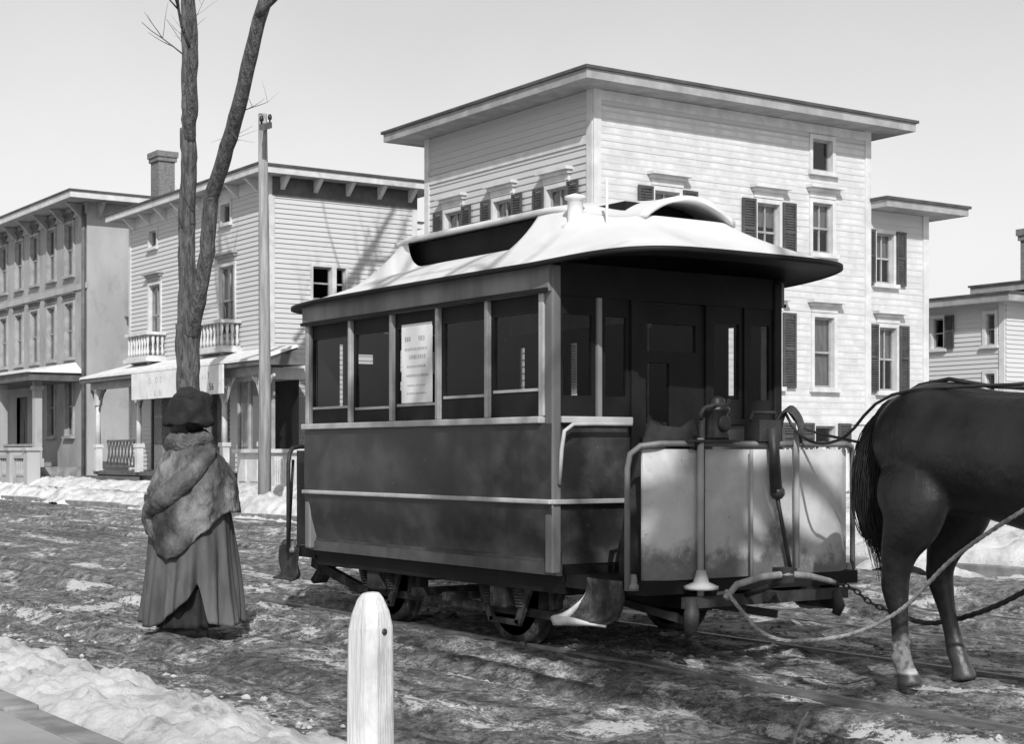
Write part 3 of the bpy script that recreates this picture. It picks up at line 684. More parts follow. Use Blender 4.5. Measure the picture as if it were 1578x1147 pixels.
MB().box(-.04, W3 + .06, -.06, -.001, 2.0, 2.09).build('water_table', MAT['trim'], h3); MB().box(W3, W3 + .06, .0, D3, 2.0, 2.09).build('water_table', MAT['trim'], h3); MB().box(W3 - .14, W3 - .08, D3 + .001, WY1, 2.0, 2.09).build('water_table', MAT['trim'], h3)
part('back_walls', MAT['interior'], h3, (0.01, .06, .02, WY1, .2, ZW), (0.01, .06, .02, D3, ZW, Z3), (.01, W3 - .2, WY1 - .05, WY1, .2, ZW), (.06, W3 - .02, D3 - .1, D3 - .01, ZW, Z3 - .01), (.06, W3 - .2, .06, WY1 - .1, .2, .24))
MB().box(W3 - .2, W3 - .145, D3 + .01, WY1, ZW - .1, ZW).build('wing_plate', MAT['trim'], h3)
for i, o in enumerate(fo): window(h3, F3, *o, MAT['trim'], 2, 2, MAT['trim'], True, .09, curtain=rnd.choice([.5, -.85]), shutters=.36, hood_d=.2)
for i, o in enumerate(so):
    big = o[3] - o[2] > .9
    window(h3, S3, *o, MAT['trim'], 2 if i in (3, 5, 1) else 1, 2 if big else 1, MAT['trim'] if big else None, True, .09, curtain=-.97 if i in (2,) else (-.55 if i == 1 else (.4 if big else 0)), shutters=.38 if i in (3, 4, 5, 6, 7, 8) else None, hood_d=.24)
for i, o in enumerate(wo): window(h3, S3w, *o, MAT['trim'], 2, 2 if i < 2 else 1, MAT['trim'] if i == 1 else None, True, .09, curtain=.5 if i < 2 else 0, shutters=.30)
for F, a, zt in ((F3, 0, Z3), (F3, W3 - .18, Z3), (S3, -.035, Z3), (S3, D3 - .18, Z3), (S3w, WY1 - .18, ZW)): MB().box(a, a + .18, -.01, .05, 2.09, zt, F=F).build('corner_board', MAT['trim'], h3)
MB().box(.1, W3 - .1, -.01, .045, 7.45, 7.62, F=F3).build('frieze', MAT['trim'], h3); MB().box(.1, D3 - .1, -.01, .045, 8.3, 8.49, F=S3).build('frieze', MAT['trim'], h3)
r = eave_roof(h3, 0, W3, 0, D3, Z3, .66, .35, .17, MAT['roofing'], MAT['grey_trim'], MAT['grey_trim'])
eave_roof(h3, .2, W3 - .14, D3 + .65, WY1, ZW, .6, .2, .15, MAT['roofing'], MAT['grey_trim'], MAT['grey_trim'])
part('wing_soffit', MAT['grey_trim'], h3, (.2, W3 + .4, D3 + .005, D3 + .04, ZW + .05, ZW + .2))

# ---------------------------------------------------------------- two far houses at the right edge
def far_house(loc, W, D, Z, label, wins, chim, over=.5):
    h = empty('distant_house', loc, 0, label, 'house')
    F = Fr((0, 0, 0), (1, 0, 0), (0, -1, 0)); S = Fr((W, 0, 0), (0, 1, 0), (1, 0, 0))
    clap('siding', MAT['white_clap'], h, F, 0, W, .5, Z, wins); clap('siding', MAT['white_clap'], h, S, 0, D, .5, Z, ())
    part('back_walls', MAT['interior'], h, (.01, .06, .02, D, .5, Z), (.01, W - .02, D - .05, D, .5, Z))
    for i, w in enumerate(wins): window(h, F, *w, MAT['trim'], 1, 2, None, True, .1, curtain=-.95 if i else 0, shutters=.34 if i == 0 else None)
    for f, a in ((F, 0), (F, W - .2), (S, D - .2)): MB().box(a, a + .2, -.01, .05, .5, Z, F=f).build('corner_board', MAT['trim'], h)
    r = eave_roof(h, 0, W, 0, D, Z, over, .35, .2, MAT['roofing'], MAT['grey_trim'], MAT['grey_trim'])
    if chim: chimney(r, *chim)
    return h
far_house((-36.0, 38, 0), 5.75, 8, 5.75, 'pale distant house showing above the horse, nearer the large house', [(3.05, 3.5, 4.55, 5.45), (5.05, 5.4, 4.55, 5.45), (5.05, 5.4, 3.0, 3.7)], None)
far_house((-32.0, 40, 0), 9, 8, 6.25, 'far white house with dark chimney at the right edge', [(3.0, 3.5, 4.3, 5.4), (6.0, 6.6, 4.3, 5.4)], (.55, 1.0, 6.4, 8.25, .7, .7), .6)

# ---------------------------------------------------------------- fences
def fence(loc, rz, L, h, label):
    f = empty('picket_fence', loc, rz, label, 'fence')
    MB().box(0, L, -.03, .03, h * .22, h * .30).build('rail', MAT['trim'], f); MB().box(0, L, -.03, .03, h * .80, h * .88).build('rail', MAT['trim'], f)
    n = int(L / 2.2)
    for i in range(n + 1): MB().box(L * i / n - .05, L * i / n + .05, -.05, .05, -.2, h + .06).build('post', MAT['trim'], f)
    m = MB(); x = .1
    while x < L - .05:
        m.prism([(x - .03, .02), (x + .03, .02), (x + .03, h - .05), (x, h), (x - .03, h - .05)], -.055, -.032, 'xz'); x += .125
    tag(m.build('pickets', MAT['trim'], f), kind='stuff')
fence((-37.6, 18.3, .38), 0, 6.2, .85, 'white picket fence between the two clapboard houses')
fence((-22.2, 20.2, .6), math.radians(90), 9.0, .86, 'pale picket fence beside the large house, behind the horse')

# ---------------------------------------------------------------- pole and trees
up = empty('utility_pole', (-31.95, 15.3, .05), 0, 'weathered wooden pole standing at the far kerb beside the tree', 'pole')
m = MB(); m.tube([(0, 0, -.1), (.02, 0, 3), (-.03, 0, 6), (-.10, 0, 8.75)], [.15, .13, .115, .095], 12, jit=.03); m.build('shaft', MAT['pole'], up)
m = MB(); m.bar((-.50, .36, 8.62), (.62, -.36, 8.30), .11, .13); arm = m.build('crossarm', MAT['dark_trim'], up)
for y in (-.85, .85): MB().lathe((.06 + .55 * -y, .0 + .38 * y, 8.52 + .16 * y), [(.02, 0), (.02, .06), (.045, .07), (.05, .13), (.03, .18)], 8).build('insulator', MAT['lamp_metal'], arm)

def limb(m, p, d, L, r, depth, rng, up_=.1, n=7):
    pts = [Vector(p)]; rs = [r]; k = max(4, int(L / .35)); d = Vector(d).normalized()
    for i in range(k):
        d = (d + Vector((rng.uniform(-.13, .13), rng.uniform(-.13, .13), rng.uniform(-.06, .10) + up_ * .1))).normalized()
        pts.append(pts[-1] + d * L / k); rs.append(r * (1 - .62 * (i + 1) / k))
    m.tube(pts, rs, n)
    if depth > 0:
        for j in range(rng.randint(3, 4)):
            i = rng.randint(int(k * .35), k); q = pts[i]; dd = (pts[i] - pts[i - 1]).normalized()
            a = Vector((rng.uniform(-1, 1), rng.uniform(-1, 1), rng.uniform(-.1, .8))).normalized()
            limb(m, q, (dd * .75 + a * .8), L * rng.uniform(.45, .7), rs[i] * rng.uniform(.5, .75), depth - 1, rng, up_, max(4, n - 1))
def tube_path(m, pts, rs, n=12, sub=5, wob=.02, rng=None):
    P = []; R = []
    for i in range(len(pts) - 1):
        for k in range(sub):
            t = k / sub; p = Vector(pts[i]).lerp(Vector(pts[i + 1]), t) + Vector((rng.uniform(-wob, wob), rng.uniform(-wob, wob), 0)); P.append(p); R.append(rs[i] * (1 - t) + rs[i + 1] * t)
    P.append(Vector(pts[-1])); R.append(rs[-1]); m.tube(P, R, n, jit=.04)
rng = random.Random(5)
tr = empty('street_tree', (-35.43, 15.0, 0), 0, 'bare forked street tree at the far kerb in front of the clapboard house', 'tree')
m = MB(); tube_path(m, [(0, 0, -.1), (0, 0, .35), (.0, 0, 1.6), (-.03, 0, 3.2), (.0, 0, 4.4)], [.50, .34, .28, .27, .30], 14, 6, .015, rng)
m.ball((.12, -.2, 2.9), .15, 8, 6, (1, .7, 1.5)); m.ball((-.15, -.18, 2.4), .13, 8, 6); m.build('trunk', MAT['bark'], tr)
m = MB()
tube_path(m, [(-.06, 0, 4.1), (-.05, 0, 5.3), (-.12, 0, 6.8), (.05, 0, 8.2), (-.02, 0, 9.0)], [.24, .205, .20, .19, .19], 12, 6, .012, rng)
tube_path(m, [(-.02, 0, 8.75), (-.35, .1, 9.6), (-.65, .2, 11.0), (-1.0, .3, 13)], [.15, .12, .10, .06], 9, 5, .02, rng)
tube_path(m, [(.02, 0, 8.7), (.45, -.1, 9.45), (.95, -.3, 11.0), (1.3, -.6, 13)], [.16, .14, .12, .07], 9, 5, .02, rng)
tube_path(m, [(.05, 0, 4.1), (.55, 0, 4.9), (1.05, 0, 6.0), (1.3, 0, 7.2), (2.3, -.05, 8.2), (3.15, -.1, 9.1), (4.1, -.15, 10.6), (4.9, .3, 12.6), (5.6, 1.2, 15.0), (6.0, 2.0, 17.0)], [.22, .185, .175, .175, .17, .16, .15, .13, .10, .05], 11, 5, .015, rng)
for p, d, L, r in (((-.9, .3, 12.5), (-.3, .2, 1), 2, .05), ((1.2, -.5, 12.5), (.3, -.3, 1), 2, .05), ((4.5, -.25, 11.8), (.6, .1, 1), 2, .06), ((4.5, .05, 11.8), (.3, 1.0, .6), 3.6, .085), ((5.2, .7, 13.6), (.2, .9, .5), 3.6, .09), ((4.9, .3, 12.6), (-.3, 1.0, .5), 3.4, .08), ((5.6, 1.2, 15.0), (.6, .6, .8), 3, .07), ((4.2, -.2, 10.7), (1.0, .1, .25), 3.2, .07), ((-.55, .2, 10.6), (-.9, .3, .6), 2.2, .045), ((.8, -.25, 10.6), (.7, -.6, .8), 2.2, .05), ((4.3, 0, 11.1), (.8, .3, .5), 2.0, .05), ((2.9, -.05, 8.9), (.9, .2, -.05), 1.0, .014), ((2.6, -.05, 8.5), (.9, -.2, -.5), 1.1, .013), ((.3, 0, 7.0), (.5, -.6, .3), .8, .012), ((-.1, 0, 6.5), (.5, -.5, .6), .7, .012)):
    limb(m, p, d, L, r, 2 if r > .03 else 1, rng, .2, 6)
m.build('crown', MAT['bark'], tr)
# tree on the near sidewalk, just outside the picture: its branches throw the shadows seen on the dash
rng = random.Random(22)
TB = Vector((.95, 1.55, 0))
t2 = empty('street_tree', TB, 0, 'bare near-side street tree outside the picture, shading the dash of the car', 'tree')
m = MB(); tube_path(m, [(0, 0, -.1), (0, 0, .5), (.02, .02, 3), (-.05, .05, 6.2)], [.42, .28, .23, .20], 12, 6, .015, rng); m.build('trunk', MAT['bark'], t2)
m = MB()
def over(Y, z, k=12.0): return Vector((-7.66, Y, z)) + to_sun * k - TB      # the branch stands this far towards the sun from the dash
A_ = [Vector((-.05, .05, 6.0)), over(6.10, .20), over(6.40, .72), over(6.62, 1.05), over(6.95, 1.50), over(7.3, 2.2), over(7.5, 3.2)]
B_ = [over(6.45, .70), over(6.75, .82), over(7.05, 1.12), over(7.38, 1.24), over(7.70, 1.18), over(7.98, .98), over(8.4, .9)]
C_ = [Vector((-.05, .05, 5.6)), Vector((-1.1, -.1, 6.7)), Vector((-2.2, -.15, 7.6)), Vector((-3.3, -.2, 8.6)), Vector((-4.4, -.5, 9.4))]
P_, _r = spline(C_, (.15, .12, .10, .08, .04), 6); m.tube(P_, [q[0] for q in _r], 9, jit=.06)
for q_ in ([over(6.0, .9, 11), over(6.35, 1.15, 11), over(6.8, .95, 11), over(7.3, .75, 11)], [over(7.0, 1.1, 11.4), over(7.35, .85, 11.4), over(7.8, .70, 11.4), over(8.2, .5, 11.4)], [over(6.15, .5, 11), over(6.6, .62, 11), over(7.0, .45, 11)]):
    P_, _r = spline([Vector((-.05, .05, 6.0))] + q_, [.12, .09, .08, .065, .04][:len(q_) + 1], 6); m.tube(P_, [q[0] for q in _r], 8, jit=.06)
for p in C_[2:] + [(C_[3] + C_[4]) / 2, (C_[2] + C_[3]) / 2]:
    for _k in range(2): limb(m, p, (rng.uniform(-.9, .2), rng.uniform(-.6, .8), rng.uniform(.1, .9)), 1.9, .05, 2, rng, .2, 6)
for L_, R0_ in ((A_, (.20, .17, .16, .15, .12, .08, .03)), (B_, (.10, .10, .09, .08, .075, .07, .03))):
    P_, _r = spline(L_, R0_, 6); m.tube(P_, [q[0] for q in _r], 9, jit=.06)
for d, L, r in (((.5, -.4, 1.0), 4.2, .15), ((.6, .6, .9), 4.0, .13), ((-.2, -.9, .9), 4.0, .12)): limb(m, (-.05, .05, 6.0), d, L, r, 3, rng, .3, 8)
for p in (over(7.3, 2.2), over(7.5, 3.2), over(8.4, .9), over(7.98, .98)): limb(m, p, (rng.uniform(-.4, .4), .5, .6), 1.6, .03, 2, rng, .2, 6)
m.build('crown', MAT['bark'], t2)

# ------------------------------------------------------------------ the horse car
car = empty('horse_car', (-12.085, 6.159, 0), 0, 'dark horse-drawn streetcar with white roof and pale dash, standing in the street', 'streetcar')
CL, CW, TC = 3.54, 2.07, 1.035
FN = Fr((0, 0, 0), (1, 0, 0), (0, -1, 0)); FF = Fr((0, CW, 0), (1, 0, 0), (0, 1, 0))
FE = Fr((CL, 0, 0), (0, 1, 0), (1, 0, 0)); FR = Fr((0, 0, 0), (0, 1, 0), (-1, 0, 0))
POSTS = [.04, .77, 1.43, 2.10, 2.755, 3.42]
def sm01(a, b, x): t = min(1, max(0, (x - a) / (b - a))); return t * t * (3 - 2 * t)
part('underframe', MAT['car_dark'], car, (-.02, CL + .02, .10, CW - .10, .50, .60), (.0, CL, .11, .19, .42, .499), (.0, CL, CW - .19, CW - .11, .42, .499))
part('floor', MAT['wood_floor'], car, (.03, CL - .03, .06, CW - .06, .61, .65))
for F, near in ((FN, True), (FF, False)):
    MB().box(0, CL, -.05, .028, 2.42, 2.60, F=F).build('letterboard', MAT['letterboard'], car, .006)
    MB().box(0, CL, .0281, .045, 2.42, 2.445, F=F).build('moulding', MAT['car_dark'], car)
    rows = [[F.p(0, n, z), F.p(CL, n, z)] for n, z in [(0, 1.552), (.004, 1.40), (.004, 1.2), (0, 1.05)]]
    m = MB(); nn = 14
    m.loft([[F.p(CL * i / nn, n, z) for i in range(nn + 1)] for n, z in [(.0, 1.552), (.006, 1.4), (.008, 1.2), (.004, 1.03)]], closed=False); m.build('upper_panel', MAT['car_panel'], car)
    m = MB(); m.loft([[F.p(CL * i / nn, n, z) for i in range(nn + 1)] for n, z in [(.003, 1.03), (.0, .95), (-.02, .82), (-.055, .70), (-.09, .60), (-.09, .54), (-.12, .54)]], closed=False); m.build('lower_panel', MAT['car_panel'], car)
    MB().box(0, CL, -.085, -.045, .545, .625, F=F).build('sill_board', MAT['car_panel'], car)
    MB().box(-.01, CL + .01, -.02, .030, 1.018, 1.05, F=F).build('belt_rail', MAT['car_trim'], car, .008)
    MB().box(-.01, CL - .10, -.10, .035, 1.553, 1.60, F=F).build('window_sill', MAT['car_trim'], car, .008)
    for i, s in enumerate(POSTS):
        w = .021 if 0 < i < 5 else .03
        MB().box(s - w, s + w, -.075, .004, 1.60, 2.419, F=F).build('post', MAT['car_post'], car, .008)
    for i in range(5):
        a, b = POSTS[i] + .022, POSTS[i + 1] - .022
        drop = [.02, .0, .01, .05, .07][i]
        m = MB(); z0, z1 = 1.60, 2.42
        m.box(a, a + .035, -.055, -.03, z0, z1, F=F); m.box(b - .035, b, -.055, -.03, z0, z1, F=F); m.box(a + .035, b - .035, -.055, -.03, z0, 1.70 + drop, F=F); m.box(a + .035, b - .035, -.055, -.03, 2.30, z1, F=F)
        w = m.build('window', MAT['car_dark'], car)
        MB().box(a + .036, b - .036, -.06, -.022, 1.7001 + drop, 1.72 + drop, F=F).build('glazing_bead', MAT['car_post'], w)
        MB().add([F.p(a + .03, -.042, 1.70), F.p(b - .03, -.042, 1.70), F.p(b - .03, -.042, 2.31), F.p(a + .03, -.042, 2.31)], [(0, 1, 2, 3)]).build('pane', MAT['car_pane'], w)
        if not near:                                                  # slatted blinds drawn in the far windows, some with a gap
            slits = {0: [(.30, .38)], 1: [(1.06, 1.16)], 2: [(1.97, 2.06)], 4: [(3.05, 3.12)]}.get(i, []); edges = [a] + [e for sl in slits for e in sl] + [b]
            for e0, e1 in zip(edges[0::2], edges[1::2]):
                if e1 - e0 > .01: MB().box(e0, e1, -.09, -.075, 1.66, 2.36, F=F).build('blind', MAT['car_dark'], w)
# printed notice standing in the third window
nt = tag(MB().box(1.55, 1.99, -.034, -.028, 1.735, 2.33, F=FN).build('notice', MAT['notice'], car), 'white printed notice standing in the third window')
for z, h, x0, x1 in ((2.20, .035, 1.60, 1.70), (2.20, .035, 1.80, 1.90), (2.13, .02, 1.60, 1.93), (2.065, .03, 1.66, 1.90), (2.0, .018, 1.63, 1.90), (1.93, .02, 1.62, 1.94), (1.86, .012, 1.64, 1.9), (1.80, .012, 1.63, 1.91)):
    m = MB(); x = x0
    while x < x1 - .01:
        w = rnd.uniform(.012, .03); m.box(x, min(x1, x + w), -.0275, -.0265, z, z + h, F=FN); x += w + .008
    m.build('printing', MAT['print'], nt)
for F, s0 in ((FE, 1), (FR, -1)):                                       # end bulkheads with door and windows, far parts darkened for shade
    def bh(a, b, n0, n1, z0, z1, name, mat, bev=.0): return MB().box(a, b, n0, n1, z0, z1, F=F).build(name, mat, car, bev)
    for t0 in (0, CW - .075): bh(t0, t0 + .075, -.08, .006, .56, 2.60, 'corner_post', MAT['letterboard'] if t0 == 0 else MAT['car_dark'], .012)
    bh(.075, CW - .075, -.05, -.01, 2.40, 2.62, 'head_rail', MAT['car_dark'])
    for (a, b) in ((.076, .67), (1.40, CW - .076)):
        bh(a, b, -.05, -.02, .56, 1.555, 'end_panel', MAT['car_panel']); bh(a, b, -.06, .02, 1.556, 1.60, 'end_sill', MAT['car_trim'] if a < .5 else MAT['car_dark'], .006)
        mid = (a + b) / 2 + .03; bh(mid - .018, mid + .018, -.05, -.005, 1.601, 2.399, 'mullion', MAT['letterboard'] if a < .5 and s0 > 0 else MAT['car_dark'])
        for p, q in ((a, mid - .026), (mid + .026, b)):
            m = MB(); m.box(p, p + .03, -.045, -.02, 1.601, 2.399, F=F); m.box(q - .03, q, -.045, -.02, 1.601, 2.399, F=F); m.box(p + .03, q - .03, -.045, -.02, 1.601, 1.74, F=F); m.box(p + .03, q - .03, -.045, -.02, 2.28, 2.399, F=F); w = m.build('window', MAT['car_dark'], car)
            MB().add([F.p(p + .025, -.035, 1.73), F.p(q - .025, -.035, 1.73), F.p(q - .025, -.035, 2.29), F.p(p + .025, -.035, 2.29)], [(0, 1, 2, 3)]).build('pane', MAT['car_pane'], w)
    if s0 < 0:  # added dark boards block light seen through the car, gaps leave slivers
        for p, q, z0, z1 in ((.08, .29, 1.66, 2.36), (.335, .42, 1.66, 2.36), (.42, .67, 1.66, 2.12), (.42, .67, 2.20, 2.36), (1.40, 1.70, 1.66, 2.36), (1.77, 1.99, 1.66, 2.36)): MB().box(p, q, -.075, -.06, z0, z1, F=F).build('blind', MAT['car_dark'], car)
        MB().box(.80, 1.16, -.075, -.06, 1.5, 1.9, F=F).build('blind', MAT['car_dark'], car)
    bh(.671, .73, -.06, .0, .56, 2.40, 'door_post', MAT['car_dark']); bh(1.34, 1.399, -.06, .0, .56, 2.40, 'door_post', MAT['car_dark'])
    m = MB(); m.box(.731, .81, -.05, -.02, .65, 2.39, F=F); m.box(1.26, 1.339, -.05, -.02, .65, 2.39, F=F); m.box(.81, 1.26, -.05, -.02, .65, 1.5, F=F); m.box(.81, 1.26, -.05, -.02, 2.25, 2.39, F=F); m.box(.81, 1.26, -.05, -.02, 1.98, 2.06, F=F); m.box(1.02, 1.26, -.05, -.02, 1.5, 1.98, F=F); dr = m.build('door', MAT['car_dark'], car)
    MB().add([F.p(.81, -.035, 1.5), F.p(1.26, -.035, 1.5), F.p(1.26, -.035, 2.25), F.p(.81, -.035, 2.25)], [(0, 1, 2, 3)]).build('pane', MAT['car_pane'], dr)
    MB().ball(F.p(.78, .0, 1.45), .025, 8, 6).build('handle', MAT['lamp_metal'], dr)
    MB().box(.08, .66, -.02, .008, .62, .70, F=F).build('kick_rail', MAT['car_panel'], car)
    pts = [F.p(.05, .02, 1.15), F.p(.045, .05, 1.38), F.p(.06, .06, 1.50), F.p(.13, .06, 1.545), F.p(.3, .06, 1.55), F.p(.62, .06, 1.55), F.p(.64, .02, 1.55)]
    MB().tube(pts, .014, 8).build('grab_rail', MAT['car_trim'], car)
    bh(.0, .66, -.01, .028, 1.018, 1.05, 'belt_rail', MAT['car_trim'], .006)
for t0, t1 in ((.06, .46), (CW - .46, CW - .06)):
    MB().box(.08, CL - .08, t0, t1, 1.05, 1.12).build('bench', MAT['wood_floor'], car); MB().box(.08, CL - .08, t0 + (.0 if t0 < 1 else .34), t1 - (.34 if t0 < 1 else 0), 1.121, 1.50).build('bench_back', MAT['wood_floor'], car)
# ---- roof
NTH = 320
def deck_edge(s): return 3.12 - .15 * sm01(2.7, 3.6, s)
def arc_ring(sc, A, B, p):
    th = np.linspace(0, 2 * np.pi, 40001); c, q = np.cos(th), np.sin(th)
    P = np.stack([sc + A * np.sign(c) * np.abs(c) ** p, TC + B * np.sign(q) * np.abs(q) ** p], -1)
    L = np.concatenate([[0], np.cumsum(np.linalg.norm(np.diff(P, axis=0), axis=1))]); u = np.linspace(0, L[-1], NTH + 1)[:-1]
    return np.stack([np.interp(u, L, P[:, k]) for k in (0, 1)], -1)
OUT, INN = arc_ring(1.905, 2.525, 1.165, .42), arc_ring(2.08, 1.64, .46, .26)
def ring(r):
    out = []
    for (so_, to_), (si_, ti_) in zip(OUT, INN):
        s = so_ + (si_ - so_) * r; t = to_ + (ti_ - to_) * r
        front = sm01(3.3, 4.4, so_); rear = sm01(.6, -.5, so_); c = abs(so_ - 1.94) / 2.56
        z0 = 2.605 + .045 * front * c ** .5
        x = min(1, max(0, (si_ - 2.46) / .14)); y = min(1, max(0, (.95 - si_) / .25))
        side_rise = max(1 - math.sqrt(1 - x * x), 1 - math.sqrt(1 - y * y))
        ztop = deck_edge(si_) - .012; zb = 2.875
        lin = r ** (1 + .75 * rear + .15 * front)
        z = z0 + (zb - z0) * lin + side_rise * (ztop - zb) * r ** (3.0 - .8 * rear)
        z += .02 * math.sin(math.pi * r) * (1 - rear)
        out.append((s, t, z))
    return out
RR = [i / 14 for i in range(15)]
m = MB(); m.loft([ring(r) for r in RR], closed=True, caps=False); lower = m.build('lower_roof', MAT['roof_canvas'], car)
m = MB(); rws = [[(s, t, z - .028) for s, t, z in ring(0)], [(s + (1.94 - s) * .1, TC + (t - TC) * .9, 2.62) for s, t, z in ring(0)], [(1.94 + (s - 1.94) * .6, TC + (t - TC) * .5, 2.76) for s, t, z in ring(0)]]
m.loft(rws, closed=True, caps=False); m.add(rws[-1], [tuple(range(NTH))]); m.build('ceiling', MAT['car_dark'], car)
R0 = ring(0); m = MB(); rws = []
for ds, dz in ((.0, .006), (.016, .0), (.016, -.028), (.0, -.032)):
    rws.append([(s + ds * (s - 1.94) / 2.56, t + ds * (t - TC) / 1.165, z + dz) for s, t, z in R0])
m.loft(rws, closed=True, caps=False); m.build('eave_moulding', MAT['car_dark'], car)
# raised deck over the ventilators
def deck_z(s, u): e = deck_edge(s) ; return e + (.05 + .095 * sm01(2.6, 3.6, s)) * (1 - abs(u) ** 2.2)
m = MB(); ss = np.linspace(.40, 3.74, 40); us = np.linspace(-1, 1, 21)
hw = lambda s: .50 - .10 * sm01(2.6, 3.6, s) - .10 * (1 - sm01(.40, .8, s))
top = [[(s, TC + u * hw(s), deck_z(s, u)) for u in us] for s in ss]; bot = [[(a, b, c - .04) for a, b, c in reversed(row)] for row in top]
m.loft([t_ + b_ for t_, b_ in zip(top, bot)]); m.build('deck_roof', MAT['roof_canvas'], car)
part('ventilator_void', MAT['car_dark'], car, (.46, 3.45, TC - .35, TC + .35, 2.74, 3.088))  # dark box stands for the shade inside the roof opening
m = MB(); m.lathe((3.10, .52, 2.72), [(.10, 0), (.10, .22), (.07, .24), (.055, .25), (.055, .40), (.075, .41), (.075, .43), (.01, .45)], 14); m.build('stove_pipe', MAT['roof_canvas'], car)
m = MB(); m.tube([(3.46, .52, 2.75), (3.46, .52, 3.22)], .010, 8); m.build('bell_rod', MAT['roof_canvas'], car)
# ---- platforms
def platform(s0, sgn):
    X = lambda d: s0 + sgn * d
    def bx(d0, d1, t0, t1, z0, z1): a, b = sorted((X(d0), X(d1))); return (a, b, t0, t1, z0, z1)
    L = .86 if sgn > 0 else .52
    part('platform', MAT['car_dark'], car, bx(.01, L - .02, .10, CW - .10, .47, .555), bx(.1, L + .02, .5, .62, .36, .469), bx(.1, L + .02, CW - .62, CW - .5, .36, .469))
    # sheet-iron dash with rolled ends
    n = 26; line = []
    for i in range(n + 1):
        t = .14 + (CW - .28) * i / n; e = min(t - .14, CW - .14 - t); line.append((X(L - .09 * (1 - sm01(0, .16, e))), t))
    rows = []
    for z in np.linspace(.56, 1.38, 8): rows.append([(a, b + 0, z) for a, b in line])
    m = MB(); m.loft(rows + [[(a - sgn * .012, b, z) for a, b in line for z in (1.38,)]] + [[(a - sgn * .012, b, z) for a, b in line] for z in np.linspace(1.38, .56, 8)][1:], closed=False)
    d = m.build('dash', MAT['dash'] if sgn > 0 else MAT['car_panel'], car)
    pts = [(X(L - .12), .045, .50), (X(L - .12), .045, 1.26), (X(L - .11), .06, 1.35), (X(L - .07), .11, 1.40), (X(L - .01), .22, 1.415)] + [(X(L + .005), t, 1.415) for t in np.linspace(.4, CW - .4, 5)] + [(X(L - .01), CW - .22, 1.415), (X(L - .07), CW - .11, 1.40), (X(L - .11), CW - .06, 1.35), (X(L - .12), CW - .045, 1.26), (X(L - .12), CW - .045, .50)]
    MB().tube(pts, .019, 8).build('dash_rail', MAT['letterboard'] if sgn > 0 else MAT['iron'], d)
    for t in (.09, CW - .09): MB().lathe((X(L - .12), t, .50), [(.05, 0), (.05, .03), (.03, .05), (.022, .1)], 10).build('rail_foot', MAT['letterboard'], d)
    return L
LF = platform(CL, 1); LRr = platform(0, -1)
XD = CL + LF
for t, z0, z1, r, mat in ((.50, .45, 1.45, .022, 'grey_trim'), (.93, .56, 1.38, .012, 'grey_trim'), (1.33, .60, 1.50, .02, 'grey_trim')):
    m = MB(); m.tube([(XD + .045, t, z0), (XD + .045, t, z1)], r, 10)
    if t == .50: m.lathe((XD + .05, t, .50), [(.11, 0), (.11, .02), (.05, .045), (.03, .12)], 14)
    m.build('stanchion', MAT[mat], car)
m = MB(); m.tube([(XD + .06, 1.10, 1.52), (XD + .065, 1.13, 1.10)], [.035, .04], 8); m.tube([(XD + .065, 1.13, 1.10), (XD + .06, 1.26, .60)], .014, 8); m.ball((XD + .065, 1.14, 1.10), .05, 8, 6); m.build('whip_socket', MAT['leather'], car)
m = MB(); m.box(XD - .16, XD + .08, .40, .80, 1.425, 1.44); m.prism([(XD - .02, 1.425), (XD + .07, 1.425), (XD - .02, 1.36)], .47, .53, 'xz'); br = m.build('brake_bracket', MAT['iron'], car)
m = MB(); m.tube([(XD + .0, .55, .45), (XD + .0, .55, 1.58)], .02, 8); m.tube([(XD, .55, 1.56), (XD + .02, .52, 1.60), (XD + .02, .55, 1.64), (XD + .01, .64, 1.66), (XD, .76, 1.665), (XD, .78, 1.70)], [.014, .015, .015, .013, .012, .014], 8); m.build('brake_handle', MAT['iron'], br)
m = MB(); m.lathe((XD - .05, .72, 1.442), [(.08, 0), (.08, .02), (.07, .04), (.07, .17), (.085, .185), (.085, .20), (.05, .23), (.05, .26), (.02, .28)], 16); lp = m.build('dash_lamp', MAT['lamp_metal'], car)
MB().lathe((XD + .015, .72, 1.545), [(.05, 0), (.055, .012), (.045, .022), (.0, .016)], 14, 'x').build('lens', MAT['leather'], lp)
m = MB(); m.box(XD - .10, XD + .05, 1.0, 1.19, 1.43, 1.57); m.tube([(XD - .02, .98, 1.57), (XD - .02, 1.0, 1.62), (XD - .02, 1.2, 1.62), (XD - .02, 1.22, 1.5)], .014, 6); m.build('sand_box', MAT['iron'], car, .01)
# steps hung at both sides of both platforms
def step(s0, sgn, near):
    sy = -1 if near else 1; ty = .09 if near else CW - .09; rows = []
    for j in range(13):
        b = j / 12; row = []
        for i in range(17):
            a = i / 16; s = (.28 - .15 * sm01(.2, .95, b)) + a * (.36 + .10 * b)
            fl = .10 * sm01(.62, 1.0, b) + .07 * (1 - sm01(0, .16, a)) * sm01(.1, .8, b)
            z = .55 - .27 * min(1, b * 1.25) ** .9 - .012 * sm01(.85, 1, b)
            row.append((s0 + sgn * s, ty + sy * fl, z))
        rows.append(row)
    m = MB(); m.loft(rows, closed=False); o = m.build('step', MAT['iron_mud'], car)
    so = o.modifiers.new('sol', 'SOLIDIFY'); so.thickness = .012
    if sgn < 0: return o
    MB().tube([r_[0] for r_ in rows], [.010 + .022 * sm01(.3, .9, j / 12) for j in range(13)], 8).build('step_edge_shine', MAT['step_shine'], o)
    MB().tube(rows[-1], [.03 - .02 * sm01(.1, .8, i / 16) for i in range(17)], 8).build('step_lip_shine', MAT['step_shine'], o)
    return o
